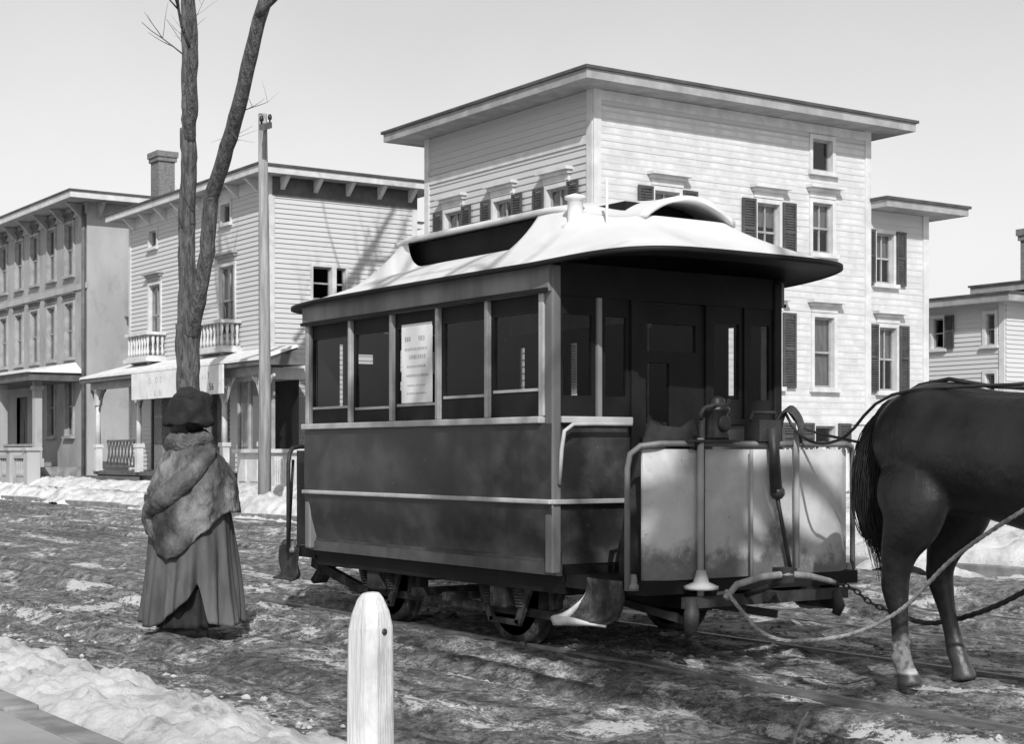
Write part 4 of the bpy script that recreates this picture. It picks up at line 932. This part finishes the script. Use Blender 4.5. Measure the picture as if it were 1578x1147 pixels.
MAT['step_shine'] = M('step iron edge shine', .5, .5, .35, 6, bump=.3, dirt=.45, dscale=7)  # pale colour paints the shine along the step's rim
step(CL, 1, True); step(CL, 1, False); step(0, -1, True); step(0, -1, False)
# brake chain and staff at the rear dash
m = MB(); m.tube([(-LRr - .10, .16, .60), (-LRr - .02, .16, 1.30)], .014, 6); m.lathe((-LRr - .11, .16, .53), [(.05, 0), (.07, .03), (.05, .07)], 8); m.build('rear_brake_staff', MAT['iron'], car)
# ---- running gear
def wheel(s, t):
    m = MB(); w = .05
    m.lathe((s, t, .36), [(.30, -w), (.355, -w), (.36, 0), (.36, w * .6), (.39, w * .62), (.39, w), (.30, w), (.30, -w)], 28, 'y')
    o = m.build('wheel', MAT['iron_mud'], car)
    m = MB(); m.lathe((s, t, .36), [(.0, -.09), (.07, -.09), (.085, -.04), (.085, .06), (.0, .06)], 12, 'y'); m.build('hub', MAT['iron_mud'], o)
    for k in range(7):
        a = 2 * math.pi * k / 7 + .3; MB().bar((s + .06 * math.cos(a), t, .36 + .06 * math.sin(a)), (s + .31 * math.cos(a), t, .36 + .31 * math.sin(a)), .05, .045, (0, 1, 0)).build('spoke', MAT['iron_mud'], o)
for s in (.92, 2.70):
    for t in (.33, CW - .33): wheel(s, t)
    m = MB(); m.tube([(s, .15, .36), (s, CW - .15, .36)], .04, 10); m.build('axle', MAT['iron_mud'], car)
    for t in (.20, CW - .20):
        m = MB(); m.box(s - .10, s + .10, t - .07, t + .07, .27, .46); ax = m.build('axle_box', MAT['iron_mud'], car, .015)
        for d in (-.20, .20):
            m = MB(); z = .28
            while z < .50: r = .045 + .03 * (z - .28) / .2; m.lathe((s + d, t, z), [(r * .7, 0), (r, .006), (r, .014), (r * .7, .02)], 10); z += .022
            m.build('spring', MAT['iron_mud'], car)
        m = MB(); m.bar((s - .34, t, .50), (s - .16, t, .16), .03, .06); m.bar((s + .34, t, .50), (s + .16, t, .16), .03, .06); m.bar((s - .18, t, .17), (s + .18, t, .17), .03, .04); m.build('pedestal', MAT['iron_mud'], car)
    for t in (.33, CW - .33):
        for sg2 in (-1, 1):
            m = MB(); m.prism([(s + sg2 * .40, .26), (s + sg2 * .46, .28), (s + sg2 * .46, .52), (s + sg2 * .40, .50)], t - .04, t + .04, 'xz'); m.build('brake_shoe', MAT['iron_mud'], car)
m = MB(); m.bar((.3, .28, .24), (3.3, .28, .24), .05, .06); m.bar((.3, CW - .28, .24), (3.3, CW - .28, .24), .05, .06); m.bar((1.6, .1, .30), (1.6, CW - .1, .30), .06, .06); m.bar((2.05, .1, .30), (2.05, CW - .1, .30), .06, .06); m.build('brake_rigging', MAT['iron_mud'], car)
m = MB(); m.bar((-LRr, .35, .40), (.45, .40, .18), .05, .08); m.bar((-LRr + .1, .5, .46), (-LRr - .1, .45, .22), .16, .05); m.build('rear_guard', MAT['iron_mud'], car)
m = MB(); m.box(XD - .02, XD + .22, TC - .05, TC + .05, .40, .47); m.bar((XD + .06, .35, .42), (XD + .06, CW - .3, .42), .05, .07); m.tube([(XD + .08, .40, .44), (XD + .12, .36, .36), (XD + .10, .37, .26), (XD + .06, .38, .20)], [.03, .05, .045, .012], 8); m.tube([(XD + .08, CW - .42, .44), (XD + .10, CW - .40, .34), (XD + .08, CW - .41, .28)], [.03, .04, .03], 8); m.bar((XD - .55, .30, .40), (XD - .05, .45, .30), .04, .05); m.bar((XD - .5, .9, .36), (XD, 1.2, .30), .04, .05); m.build('buffer_beam', MAT['iron'], car)
# a dark cloth bundle lying on the front platform behind the dash
def bundle():
    m = MB(); rows = []
    for j in range(9):
        b = j / 8; row = []
        for i in range(28):
            th = 2 * math.pi * i / 28; rr = (.30 - .17 * b ** 1.5) * (1 + .12 * math.sin(3 * th + 2 * b) + .05 * math.sin(9 * th))
            row.append((-7.97 + rr * .8 * math.cos(th), 6.72 + rr * 1.25 * math.sin(th), .557 + .98 * b + .04 * math.sin(2 * th)))
        rows.append(row)
    m.loft(rows); tag(m.build('cloth_bundle', MAT['cloth_dark']), 'dark heap of cloth on the front platform behind the dash', 'cloth')
bundle()

# ------------------------------------------------------------------ horse
horse = empty('horse', (-6.36, 7.34, 0), 0, 'dark harness horse with one white hind sock, seen from the hindquarters', 'horse')
m = MB()
sp(m, [(-.37, 0, 1.30), (-.26, 0, 1.35), (-.08, 0, 1.39), (.12, 0, 1.385), (.35, 0, 1.36), (.62, 0, 1.32), (.95, 0, 1.28), (1.25, 0, 1.27), (1.5, 0, 1.22), (1.68, 0, 1.18)],
   [(.10, .08), (.27, .21), (.36, .29), (.385, .32), (.36, .31), (.375, .335), (.40, .345), (.41, .31), (.34, .26), (.16, .14)], 28)
sp(m, [(1.25, 0, 1.36), (1.55, 0, 1.60), (1.82, 0, 1.86), (2.02, 0, 2.05)], [(.30, .20), (.23, .13), (.17, .10), (.13, .09)], 20)
sp(m, [(1.95, 0, 2.10), (2.10, 0, 2.06), (2.28, 0, 1.86), (2.44, 0, 1.64), (2.52, 0, 1.53)], [(.06, .06), (.145, .10), (.115, .085), (.08, .062), (.05, .05)], 18)
for sy in (-1, 1): sp(m, [(1.98, sy * .06, 2.12), (2.0, sy * .075, 2.24), (2.02, sy * .08, 2.31)], [(.035, .03), (.035, .02), (.006, .006)], 10)
near = [(.0, -.10, 1.34), (.02, -.165, 1.22), (.035, -.205, 1.10), (.03, -.225, .96), (-.04, -.235, .80), (-.07, -.24, .66), (-.075, -.24, .57), (-.045, -.24, .40), (-.035, -.24, .26), (-.03, -.24, .175), (.0, -.24, .11), (.02, -.24, .07), (.035, -.24, .005)]
far = [(.0, .10, 1.34), (.01, .165, 1.22), (.015, .205, 1.10), (-.02, .225, .96), (-.11, .235, .80), (-.155, .24, .67), (-.155, .24, .60), (-.105, .24, .42), (-.06, .24, .27), (-.035, .24, .18), (-.005, .24, .11), (.015, .24, .07), (.03, .24, .005)]
hr = [(.20, .13), (.26, .155), (.255, .15), (.20, .13), (.125, .10), (.092, .075), (.090, .070), (.058, .050), (.055, .048), (.064, .056), (.058, .053), (.066, .062), (.086, .078)]
for leg in (near, far): sp(m, leg, hr, 16)
fr_ = [(.26, .13), (.17, .11), (.10, .08), (.062, .055), (.068, .06), (.044, .038), (.042, .037), (.055, .048), (.045, .042), (.056, .054), (.074, .068)]
for sy, dx in ((-1, .0), (1, .22)):
    sp(m, [(1.33, sy * .16, 1.22), (1.36, sy * .18, .98), (1.36 + dx * .3, sy * .185, .78), (1.37 + dx * .6, sy * .185, .58), (1.38 + dx * .7, sy * .185, .50), (1.37 + dx * .7, sy * .185, .36), (1.37 + dx * .7, sy * .185, .24), (1.37 + dx * .8, sy * .185, .165), (1.41 + dx, sy * .185, .105), (1.43 + dx, sy * .185, .07), (1.445 + dx, sy * .185, .005)], fr_, 14)
b = m.build('body', MAT['horse'], horse); remesh(b, .016, 10)
m = MB(); rt = random.Random(3)
core = [(-.25, 0, 1.64), (-.33, 0, 1.61), (-.40, 0, 1.47), (-.43, 0, 1.25), (-.41, 0, 1.02), (-.37, 0, .85), (-.33, 0, .74)]
sp(m, core, [(.05, .05), (.065, .065), (.09, .095), (.095, .12), (.08, .11), (.045, .06), (.01, .012)], 14)
for i in range(900):
    a = rt.uniform(0, 2 * math.pi); u = rt.random() ** .4; ex = rt.uniform(-.26, .16); pts = []; ph = rt.uniform(0, 6.3); da = rt.uniform(-.5, .5); end = 7 if rt.random() < .75 else 6
    for k, (x, y, z) in enumerate(core[:end]):
        w = [.03, .06, .11, .13, .13, .11, .09][k]; wb = [.04, .06, .12, .16, .18, .16, .12][k]; aa = a + da * k / 6
        pts.append((x + math.cos(aa) * u * w + .010 * math.sin(ph + 1.7 * k), y + math.sin(aa) * u * wb + .012 * math.cos(ph + 1.3 * k), z - (ex if k == end - 1 else 0)))
    P_ = spline(pts, [.01] * end, 3)[0]; n_ = len(P_); r0 = rt.uniform(.0025, .006); m.tube(P_, [r0 * (1 - .85 * (j / (n_ - 1)) ** 2) for j in range(n_)], 3)
m.build('tail', MAT['hair'], horse)
m = MB()
for i in range(120):
    t = rt.random(); x, z = 1.35 + .62 * t, 1.64 + .56 * t; L = rt.uniform(.2, .34); m.tube([(x - .05, 0, z), (x - .02, -.07, z - .02), (x + .02, -.13 - .02 * rt.random(), z - L * .6), (x + .05, -.14, z - L)], [.006, .008, .006, .002], 4)
m.build('mane', MAT['hair'], horse)
for sy in (-1, 1): MB().ball((2.2, sy * .085, 2.0), .022, 8, 6).build('eye', MAT['leather'], horse)
# harness
hs = empty('harness', (-6.36, 7.34, 0), 0, 'black leather harness straps on the horse', 'harness')
def hoop(x0, x1, zc, rz, ry, a0, a1, r=.016, n=24, nm='strap'):
    pts = [(x0 + (x1 - x0) * (1 - math.cos(t)) / 2, ry * math.sin(t), zc + rz * math.cos(t)) for t in np.linspace(a0, a1, n)]
    m = MB()
    for p, q in zip(pts[:-1], pts[1:]): m.bar(p, q, .012, .035, (1, 0, 0))
    return m.build(nm, MAT['leather'], hs)
hoop(1.0, 1.0, 1.28, .415, .355, 0, 2 * math.pi, nm='girth')
m = MB(); m.tube([(-.30, 0, 1.665), (-.1, 0, 1.757), (.12, 0, 1.785), (.4, 0, 1.735), (.7, 0, 1.71), (1.0, 0, 1.70)], .014, 6); m.build('back_strap', MAT['leather'], hs)
m = MB(); m.tube([(1.42 + .12 * math.cos(t) * 0 + .18 * (math.sin(t) + 0), .27 * math.cos(t), 1.36 + .40 * math.sin(t)) for t in np.linspace(0, 2 * math.pi, 25)], .05, 8, caps=False); m.build('collar', MAT['leather'], hs)

# swingletree, traces, reins
wt = empty('swingletree', (-7.22, 6.96, .5), 0, 'pale curved wooden swingletree hooked to the front of the car', 'harness bar')
m = MB(); m.tube([(-.01, -.46, -.02), (0, -.38, .06), (.02, -.2, .10), (.03, 0, .11), (.02, .2, .09), (0, .40, .05), (-.01, .47, .03)], [.020, .021, .022, .023, .021, .018, .015], 10); m.build('bar', MAT['pole'], wt)
m = MB(); m.tube([(-.42, .05, -.06), (-.2, .03, .0), (.0, 0, .07)], .018, 8); m.box(-.04, .05, -.05, .05, .055, .15); m.build('hook', MAT['iron'], wt)
def twisted(name, pts, r, mat, label, cat, strands=3, pitch=.14, parent=None):
    P, _ = spline(pts, [r] * len(pts), 10); P = [Vector(p) for p in P]; m = MB(); acc = [0]
    for a, b_ in zip(P[:-1], P[1:]): acc.append(acc[-1] + (b_ - a).length)
    L = acc[-1]; n = max(8, int(L / (pitch / 8))); Q = []
    for i in range(n + 1):
        d = L * i / n; j = max(k for k in range(len(acc)) if acc[k] <= d + 1e-9); j = min(j, len(P) - 2); Q.append(P[j].lerp(P[j + 1], (d - acc[j]) / max(1e-6, acc[j + 1] - acc[j])))
    for k in range(strands):
        path = []
        for i, p in enumerate(Q):
            d = (Q[min(i + 1, n)] - Q[max(i - 1, 0)]).normalized(); a = d.cross(Vector((0, 0, 1))).normalized(); b_ = a.cross(d); t = 2 * math.pi * (L * i / n / pitch + k / strands)
            path.append(p + (a * math.cos(t) + b_ * math.sin(t)) * r * .5)
        m.tube(path, r * .62, 6)
    return tag(m.build(name, mat, parent), label, cat)
twisted('trace_rope', [(-7.23, 6.50, .53), (-7.13, 6.55, .40), (-7.02, 6.60, .29), (-6.88, 6.70, .245), (-6.58, 6.88, .30), (-6.25, 6.95, .47), (-5.85, 6.95, .80), (-5.3, 6.97, 1.12), (-4.92, 7.05, 1.28)], .012, MAT['rope'], 'pale twisted rope trace running from the near end of the swingletree to the horse', 'rope')
def chain(name, pts, label):
    P, _ = spline(pts, [.01] * len(pts), 8); P = [Vector(p) for p in P]; e = empty(name, P[0], 0, label, 'chain'); d0 = 0; k = 0; step_ = .042; nxt = 0; L = 0
    for a, b_ in zip(P[:-1], P[1:]):
        seg = (b_ - a).length
        while nxt <= L + seg:
            c = a.lerp(b_, (nxt - L) / seg); d = (b_ - a).normalized(); s = d.cross(Vector((0, 0, 1))).normalized(); u = s.cross(d)
            w = s if k % 2 else u; m = MB(); m.tube([c - P[0] + d * .027 * math.cos(t) + w * .014 * math.sin(t) for t in np.linspace(0, 2 * math.pi, 11)], .0055, 5, caps=False); m.build('link', MAT['iron'], e); nxt += step_; k += 1
        L += seg
chain('trace_chain', [(-7.23, 7.43, .53), (-7.10, 7.45, .50), (-7.0, 7.50, .42), (-6.88, 7.58, .36)], 'iron chain at the far end of the swingletree')
twisted('trace_rope', [(-6.89, 7.57, .365), (-6.70, 7.66, .31), (-6.45, 7.70, .36), (-6.1, 7.71, .50), (-5.6, 7.71, .78), (-5.2, 7.70, 1.0), (-4.92, 7.62, 1.22)], .016, MAT['leather'], 'dark rope trace continuing the chain along the far side of the horse', 'rope', 3, .2)
m = MB()
m.tube(spline([(-7.68, 7.42, 1.63), (-7.60, 7.45, 1.50), (-7.35, 7.38, 1.42), (-6.98, 7.26, 1.46), (-6.55, 7.20, 1.70), (-5.7, 7.20, 1.73), (-4.6, 7.15, 1.72), (-3.98, 7.29, 1.66)], [.01] * 8)[0], .010, 6)
m.tube(spline([(-7.68, 7.46, 1.63), (-7.58, 7.50, 1.52), (-7.3, 7.55, 1.45), (-6.95, 7.62, 1.40), (-6.4, 7.69, 1.42), (-5.6, 7.70, 1.48), (-4.6, 7.60, 1.64), (-3.98, 7.39, 1.66)], [.01] * 8)[0], .010, 6)
for k in range(4): m.tube(spline([(-7.72, 7.34 + .02 * k, 1.43), (-7.68, 7.36 + .02 * k, 1.58 + .01 * k), (-7.63, 7.40 + .015 * k, 1.63 + .01 * k), (-7.58, 7.44 + .015 * k, 1.56), (-7.57, 7.46, 1.42)], [.01] * 5)[0], .010, 5)
tag(m.build('reins', MAT['leather']), 'leather reins looped over the dash and running to the horse', 'reins')

# ------------------------------------------------------------------ person in the street
pr = empty('person', (-10.98, 4.68, 0), math.radians(180 + 62), 'person in dark hat, mottled fur shawl and long grey robe standing in the street', 'person')
# local +x is the way the person faces (to the left of the picture), +y the person's left
m = MB()
sp(m, [(0, 0, .70), (.0, 0, .90), (0, 0, 1.05), (.01, 0, 1.22), (.0, 0, 1.36), (.02, 0, 1.43)], [(.13, .16), (.15, .19), (.13, .165), (.145, .19), (.10, .16), (.06, .065)], 18)
sp(m, [(.0, 0, 1.36), (.03, 0, 1.46), (.05, 0, 1.52)], [(.07, .07), (.055, .055), (.06, .055)], 12)
m.ball((.06, 0, 1.60), .105, 18, 14, (1.0, .80, 1.18)); m.ball((.125, 0, 1.535), .05, 12, 8, (.9, .9, .8)); sp(m, [(.15, 0, 1.63), (.185, 0, 1.585), (.17, 0, 1.575)], [.012, .017, .012], 8)
m.ball((.155, 0, 1.545), .022, 8, 6, (.5, 1.4, .5))
for sy in (-1, 1): m.ball((.05, sy * .085, 1.59), .028, 8, 6, (.8, .4, 1.2)); m.ball((.145, sy * .035, 1.635), .022, 8, 6, (.6, 1.2, .5))
for sy, dx in ((-1, .06), (1, -.05)):
    sp(m, [(0, sy * .09, .86), (dx * .6, sy * .10, .50), (dx, sy * .105, .12), (dx, sy * .105, .06)], [(.10, .09), (.075, .07), (.05, .05), (.05, .05)], 12)
    sp(m, [(dx - .05, sy * .105, .05), (dx + .05, sy * .11, .05), (dx + .16, sy * .12, .035), (dx + .20, sy * .12, .03)], [(.045, .045), (.05, .05), (.035, .045), (.012, .02)], 12)
    sp(m, [(0, sy * .18, 1.33), (.02, sy * .24, 1.08), (.14, sy * .16, .98), (.24, sy * .06, 1.02)], [.06, .05, .042, .035], 10)
    h0 = Vector((.26, sy * .05, 1.03)); m.ball(h0, .045, 10, 8, (1, .5, .9))
    for k in range(4): sp(m, [h0 + Vector((.02, sy * .0, .028 - .018 * k)), h0 + Vector((.07, -sy * .012, .026 - .018 * k)), h0 + Vector((.085 - .006 * abs(k - 1.5), -sy * .04, .02 - .018 * k))], [.011, .010, .008], 8)
    sp(m, [h0 + Vector((-.01, 0, .035)), h0 + Vector((.025, -sy * .02, .062)), h0 + Vector((.05, -sy * .03, .065))], [.012, .011, .008], 8)
b = m.build('body', MAT['shaded_skin'], pr); remesh(b, .011, 2)
for sy, dx in ((-1, .06), (1, -.05)):
    m = MB(); sp(m, [(dx - .07, sy * .105, .055), (dx + .05, sy * .11, .06), (dx + .16, sy * .12, .042), (dx + .22, sy * .12, .03)], [(.055, .055), (.06, .057), (.045, .053), (.015, .025)], 12); sp(m, [(dx, sy * .105, .05), (dx, sy * .105, .30)], [(.062, .06), (.065, .062)], 12); m.box(dx - .11, dx + .2, sy * .112 - .048, sy * .112 + .048, .0, .018); m.build('boot', MAT['boot'], pr)
def cone(name, mat, zt, zb, prof, fold, nf, cut=None, nz=26, na=120, thick=.012, hem=None):
    """cloth hung round the body: prof(t) -> (rx, ry), hem(angle) -> bottom height, cut(angle, z) -> True where the cloth is open."""
    m = MB(); rows = []
    for j in range(nz + 1):
        t = j / nz; row = []
        for i in range(na):
            th = 2 * math.pi * i / na; rx, ry = prof(t); zb_ = hem(th) if hem else zb; z = zt + (zb_ - zt) * t
            f = 1 + fold * t * (math.sin(nf * th + 1.3 * math.sin(3 * th)) + .5 * math.sin((nf * 2.3) * th + 2 * t)) + .02 * math.sin(5 * th + 7 * t)
            row.append((rx * f * math.cos(th), ry * f * math.sin(th), z))
        rows.append(row)
    n = na; V = [q for r_ in rows for q in r_]; fs = []
    for j in range(nz):
        for i in range(n):
            th = 2 * math.pi * (i + .5) / n; z = (rows[j][i][2] + rows[j + 1][i][2]) / 2
            if cut and cut(th, z): continue
            fs.append((j * n + i, j * n + (i + 1) % n, (j + 1) * n + (i + 1) % n, (j + 1) * n + i))
    m.add(V, fs, True); o = m.build(name, mat, pr); s = o.modifiers.new('s', 'SOLIDIFY'); s.thickness = thick; return o
# the camera stands at the person's left-front: find that direction in the person's own frame
vdir = Matrix.Rotation(-pr.rotation_euler.z, 3, 'Z') @ (Vector((0, 0, 0)) - Vector(pr.location)); TH = math.atan2(vdir.y, vdir.x)
def wrap(a): return (a + math.pi) % (2 * math.pi) - math.pi
cone('underskirt', MAT['cloth_dark'], 1.0, .105, lambda t: (.19 + .09 * t, .22 + .08 * t), .05, 9)
def robe_hem(th):
    u = wrap(th - TH); h = 0
    if -.85 < u < .34: h = .30 * (max(0, (u + .85) / .95) ** 1.5 if u < .10 else 1 - sm01(.10, .34, u))
    return .125 + h + .015 * math.sin(7 * th)
cone('robe', MAT['robe'], 1.08, .055, lambda t: (.265 + .10 * t, .305 + .07 * t), .09, 10, None, 40, 300, .014, robe_hem)
def shawl_hem(th):
    u = wrap(th - TH); return .60 + .33 * sm01(-.55, .9, u) + .25 * sm01(-.55, -1.6, u)
def shawl_prof(t): k = np.interp(t, [0, .12, .3, .55, .8, 1], [.085, .15, .24, .31, .335, .34]); q = np.interp(t, [0, .12, .3, .55, .8, 1], [.10, .20, .29, .345, .37, .37]); return (k, q)
sh = cone('shawl', MAT['shawl'], 1.47, .8, shawl_prof, .022, 7, None, 34, 150, .03, shawl_hem)
tx = bpy.data.textures.new('fur_lump', 'CLOUDS'); tx.noise_scale = .09
dm = sh.modifiers.new('d', 'DISPLACE'); dm.texture = tx; dm.strength = .05; dm.mid_level = .5; dm.texture_coords = 'LOCAL'
path = [Vector((.30 * math.cos(a + TH), .335 * math.sin(a + TH), z)) for a, z in [(-1.3, .93), (-.9, .99), (-.45, 1.09), (.0, 1.21), (.5, 1.33), (1.0, 1.40)]]
path = [Vector((p.x * s_, p.y * s_, p.z)) for p, s_ in zip(path, [1.05, 1.04, .99, .88, .70, .55])]
m = MB(); P_, R_ = spline(path, [.05, .075, .08, .075, .065, .04], 6); m.tube(P_, [r_[0] for r_ in R_], 12); fo_ = m.build('shawl_fold', MAT['shawl'], pr)
dm = fo_.modifiers.new('d', 'DISPLACE'); dm.texture = tx; dm.strength = .05; dm.texture_coords = 'LOCAL'
m = MB(); m.tube([(.02 + .105 * math.cos(t), .125 * math.sin(t), 1.445 + .02 * math.cos(t + 2)) for t in np.linspace(0, 2 * math.pi, 30)], .07, 12, caps=False, jit=.10); fc = m.build('fur_collar', MAT['fur'], pr)
tx2 = bpy.data.textures.new('fur_fine', 'CLOUDS'); tx2.noise_scale = .03
dm = fc.modifiers.new('d', 'DISPLACE'); dm.texture = tx2; dm.strength = .04; dm.texture_coords = 'LOCAL'
m = MB(); m.ball((.03, 0, 1.60), .118, 16, 12, (.95, .86, 1.1)); hr_ = m.build('hair', MAT['hair'], pr); hr_.location = (-.025, 0, .02)
m = MB(); m.lathe((.03, 0, 1.60), [(.12, -.02), (.175, -.05), (.185, -.02), (.16, .03), (.15, .09), (.135, .16), (.09, .205), (.0, .22)], 30); ht = m.build('hat', MAT['hat'], pr)
sb = ht.modifiers.new('sub', 'SUBSURF'); sb.levels = sb.render_levels = 1; dm = ht.modifiers.new('d', 'DISPLACE'); dm.texture = tx; dm.strength = .07; dm.texture_coords = 'LOCAL'
m = MB(); m.ball((.03, .02, 1.76), .085, 16, 12, (1.2, 1.15, .9)); m.ball((-.05, -.01, 1.72), .085, 14, 10, (1.2, 1.1, 1.1)); pl = m.build('plume', MAT['hat'], ht)
dm = pl.modifiers.new('d', 'DISPLACE'); dm.texture = tx2; dm.strength = .06; dm.texture_coords = 'LOCAL'

# ------------------------------------------------------------------ small things in front
hp = empty('hitching_post', (-5.52, 3.10, -.035), math.radians(18), 'whitewashed wooden hitching post with a bolt hole in the foreground', 'post')
def post_ring(w, c, z, ox=0): return [(x + ox, y, z) for x, y in [(-w + c, -w), (w - c, -w), (w, -w + c), (w, w - c), (w - c, w), (-w + c, w), (-w, w - c), (-w, -w + c)]]
m = MB(); rows = [post_ring(.082, .03, -.1), post_ring(.080, .03, .2), post_ring(.078, .03, .5), post_ring(.076, .03, .70), post_ring(.068, .032, .76), post_ring(.05, .028, .815), post_ring(.035, .022, .838), post_ring(.012, .008, .842)]
rows = [[(x + rnd.uniform(-.0015, .0015), y + rnd.uniform(-.0015, .0015), z + (.008 * x / .08)) for x, y, z in r_] for r_ in rows]
m.loft(rows, smooth=False); pst = m.build('shaft', MAT['old_white'], hp, .006)
m = MB(); m.lathe((.075, -.005, .69), [(.0, -.002), (.013, -.002), (.013, .006), (.0, .007)], 12, 'x'); m.build('bolt_hole', MAT['leather'], hp)
m = MB(); m.tube([(-5.35, 5.22, -.03), (-5.34, 5.23, .06), (-5.31, 5.245, .13), (-5.29, 5.26, .17)], [.010, .008, .006, .002], 6); m.tube([(-5.32, 5.24, .10), (-5.34, 5.20, .15)], [.004, .001], 5)
tag(m.build('dry_stalk', MAT['twig']), 'dry stalk sticking up out of the mud at the bottom edge', 'stalk')
m = MB(); m.ball((-9.10, 2.62, .12), .075, 12, 8, (1.2, 1, .8)); o = m.build('dark_stone', MAT['iron_mud']); tag(o, 'dark round stone by the kerb at the lower left edge', 'stone')
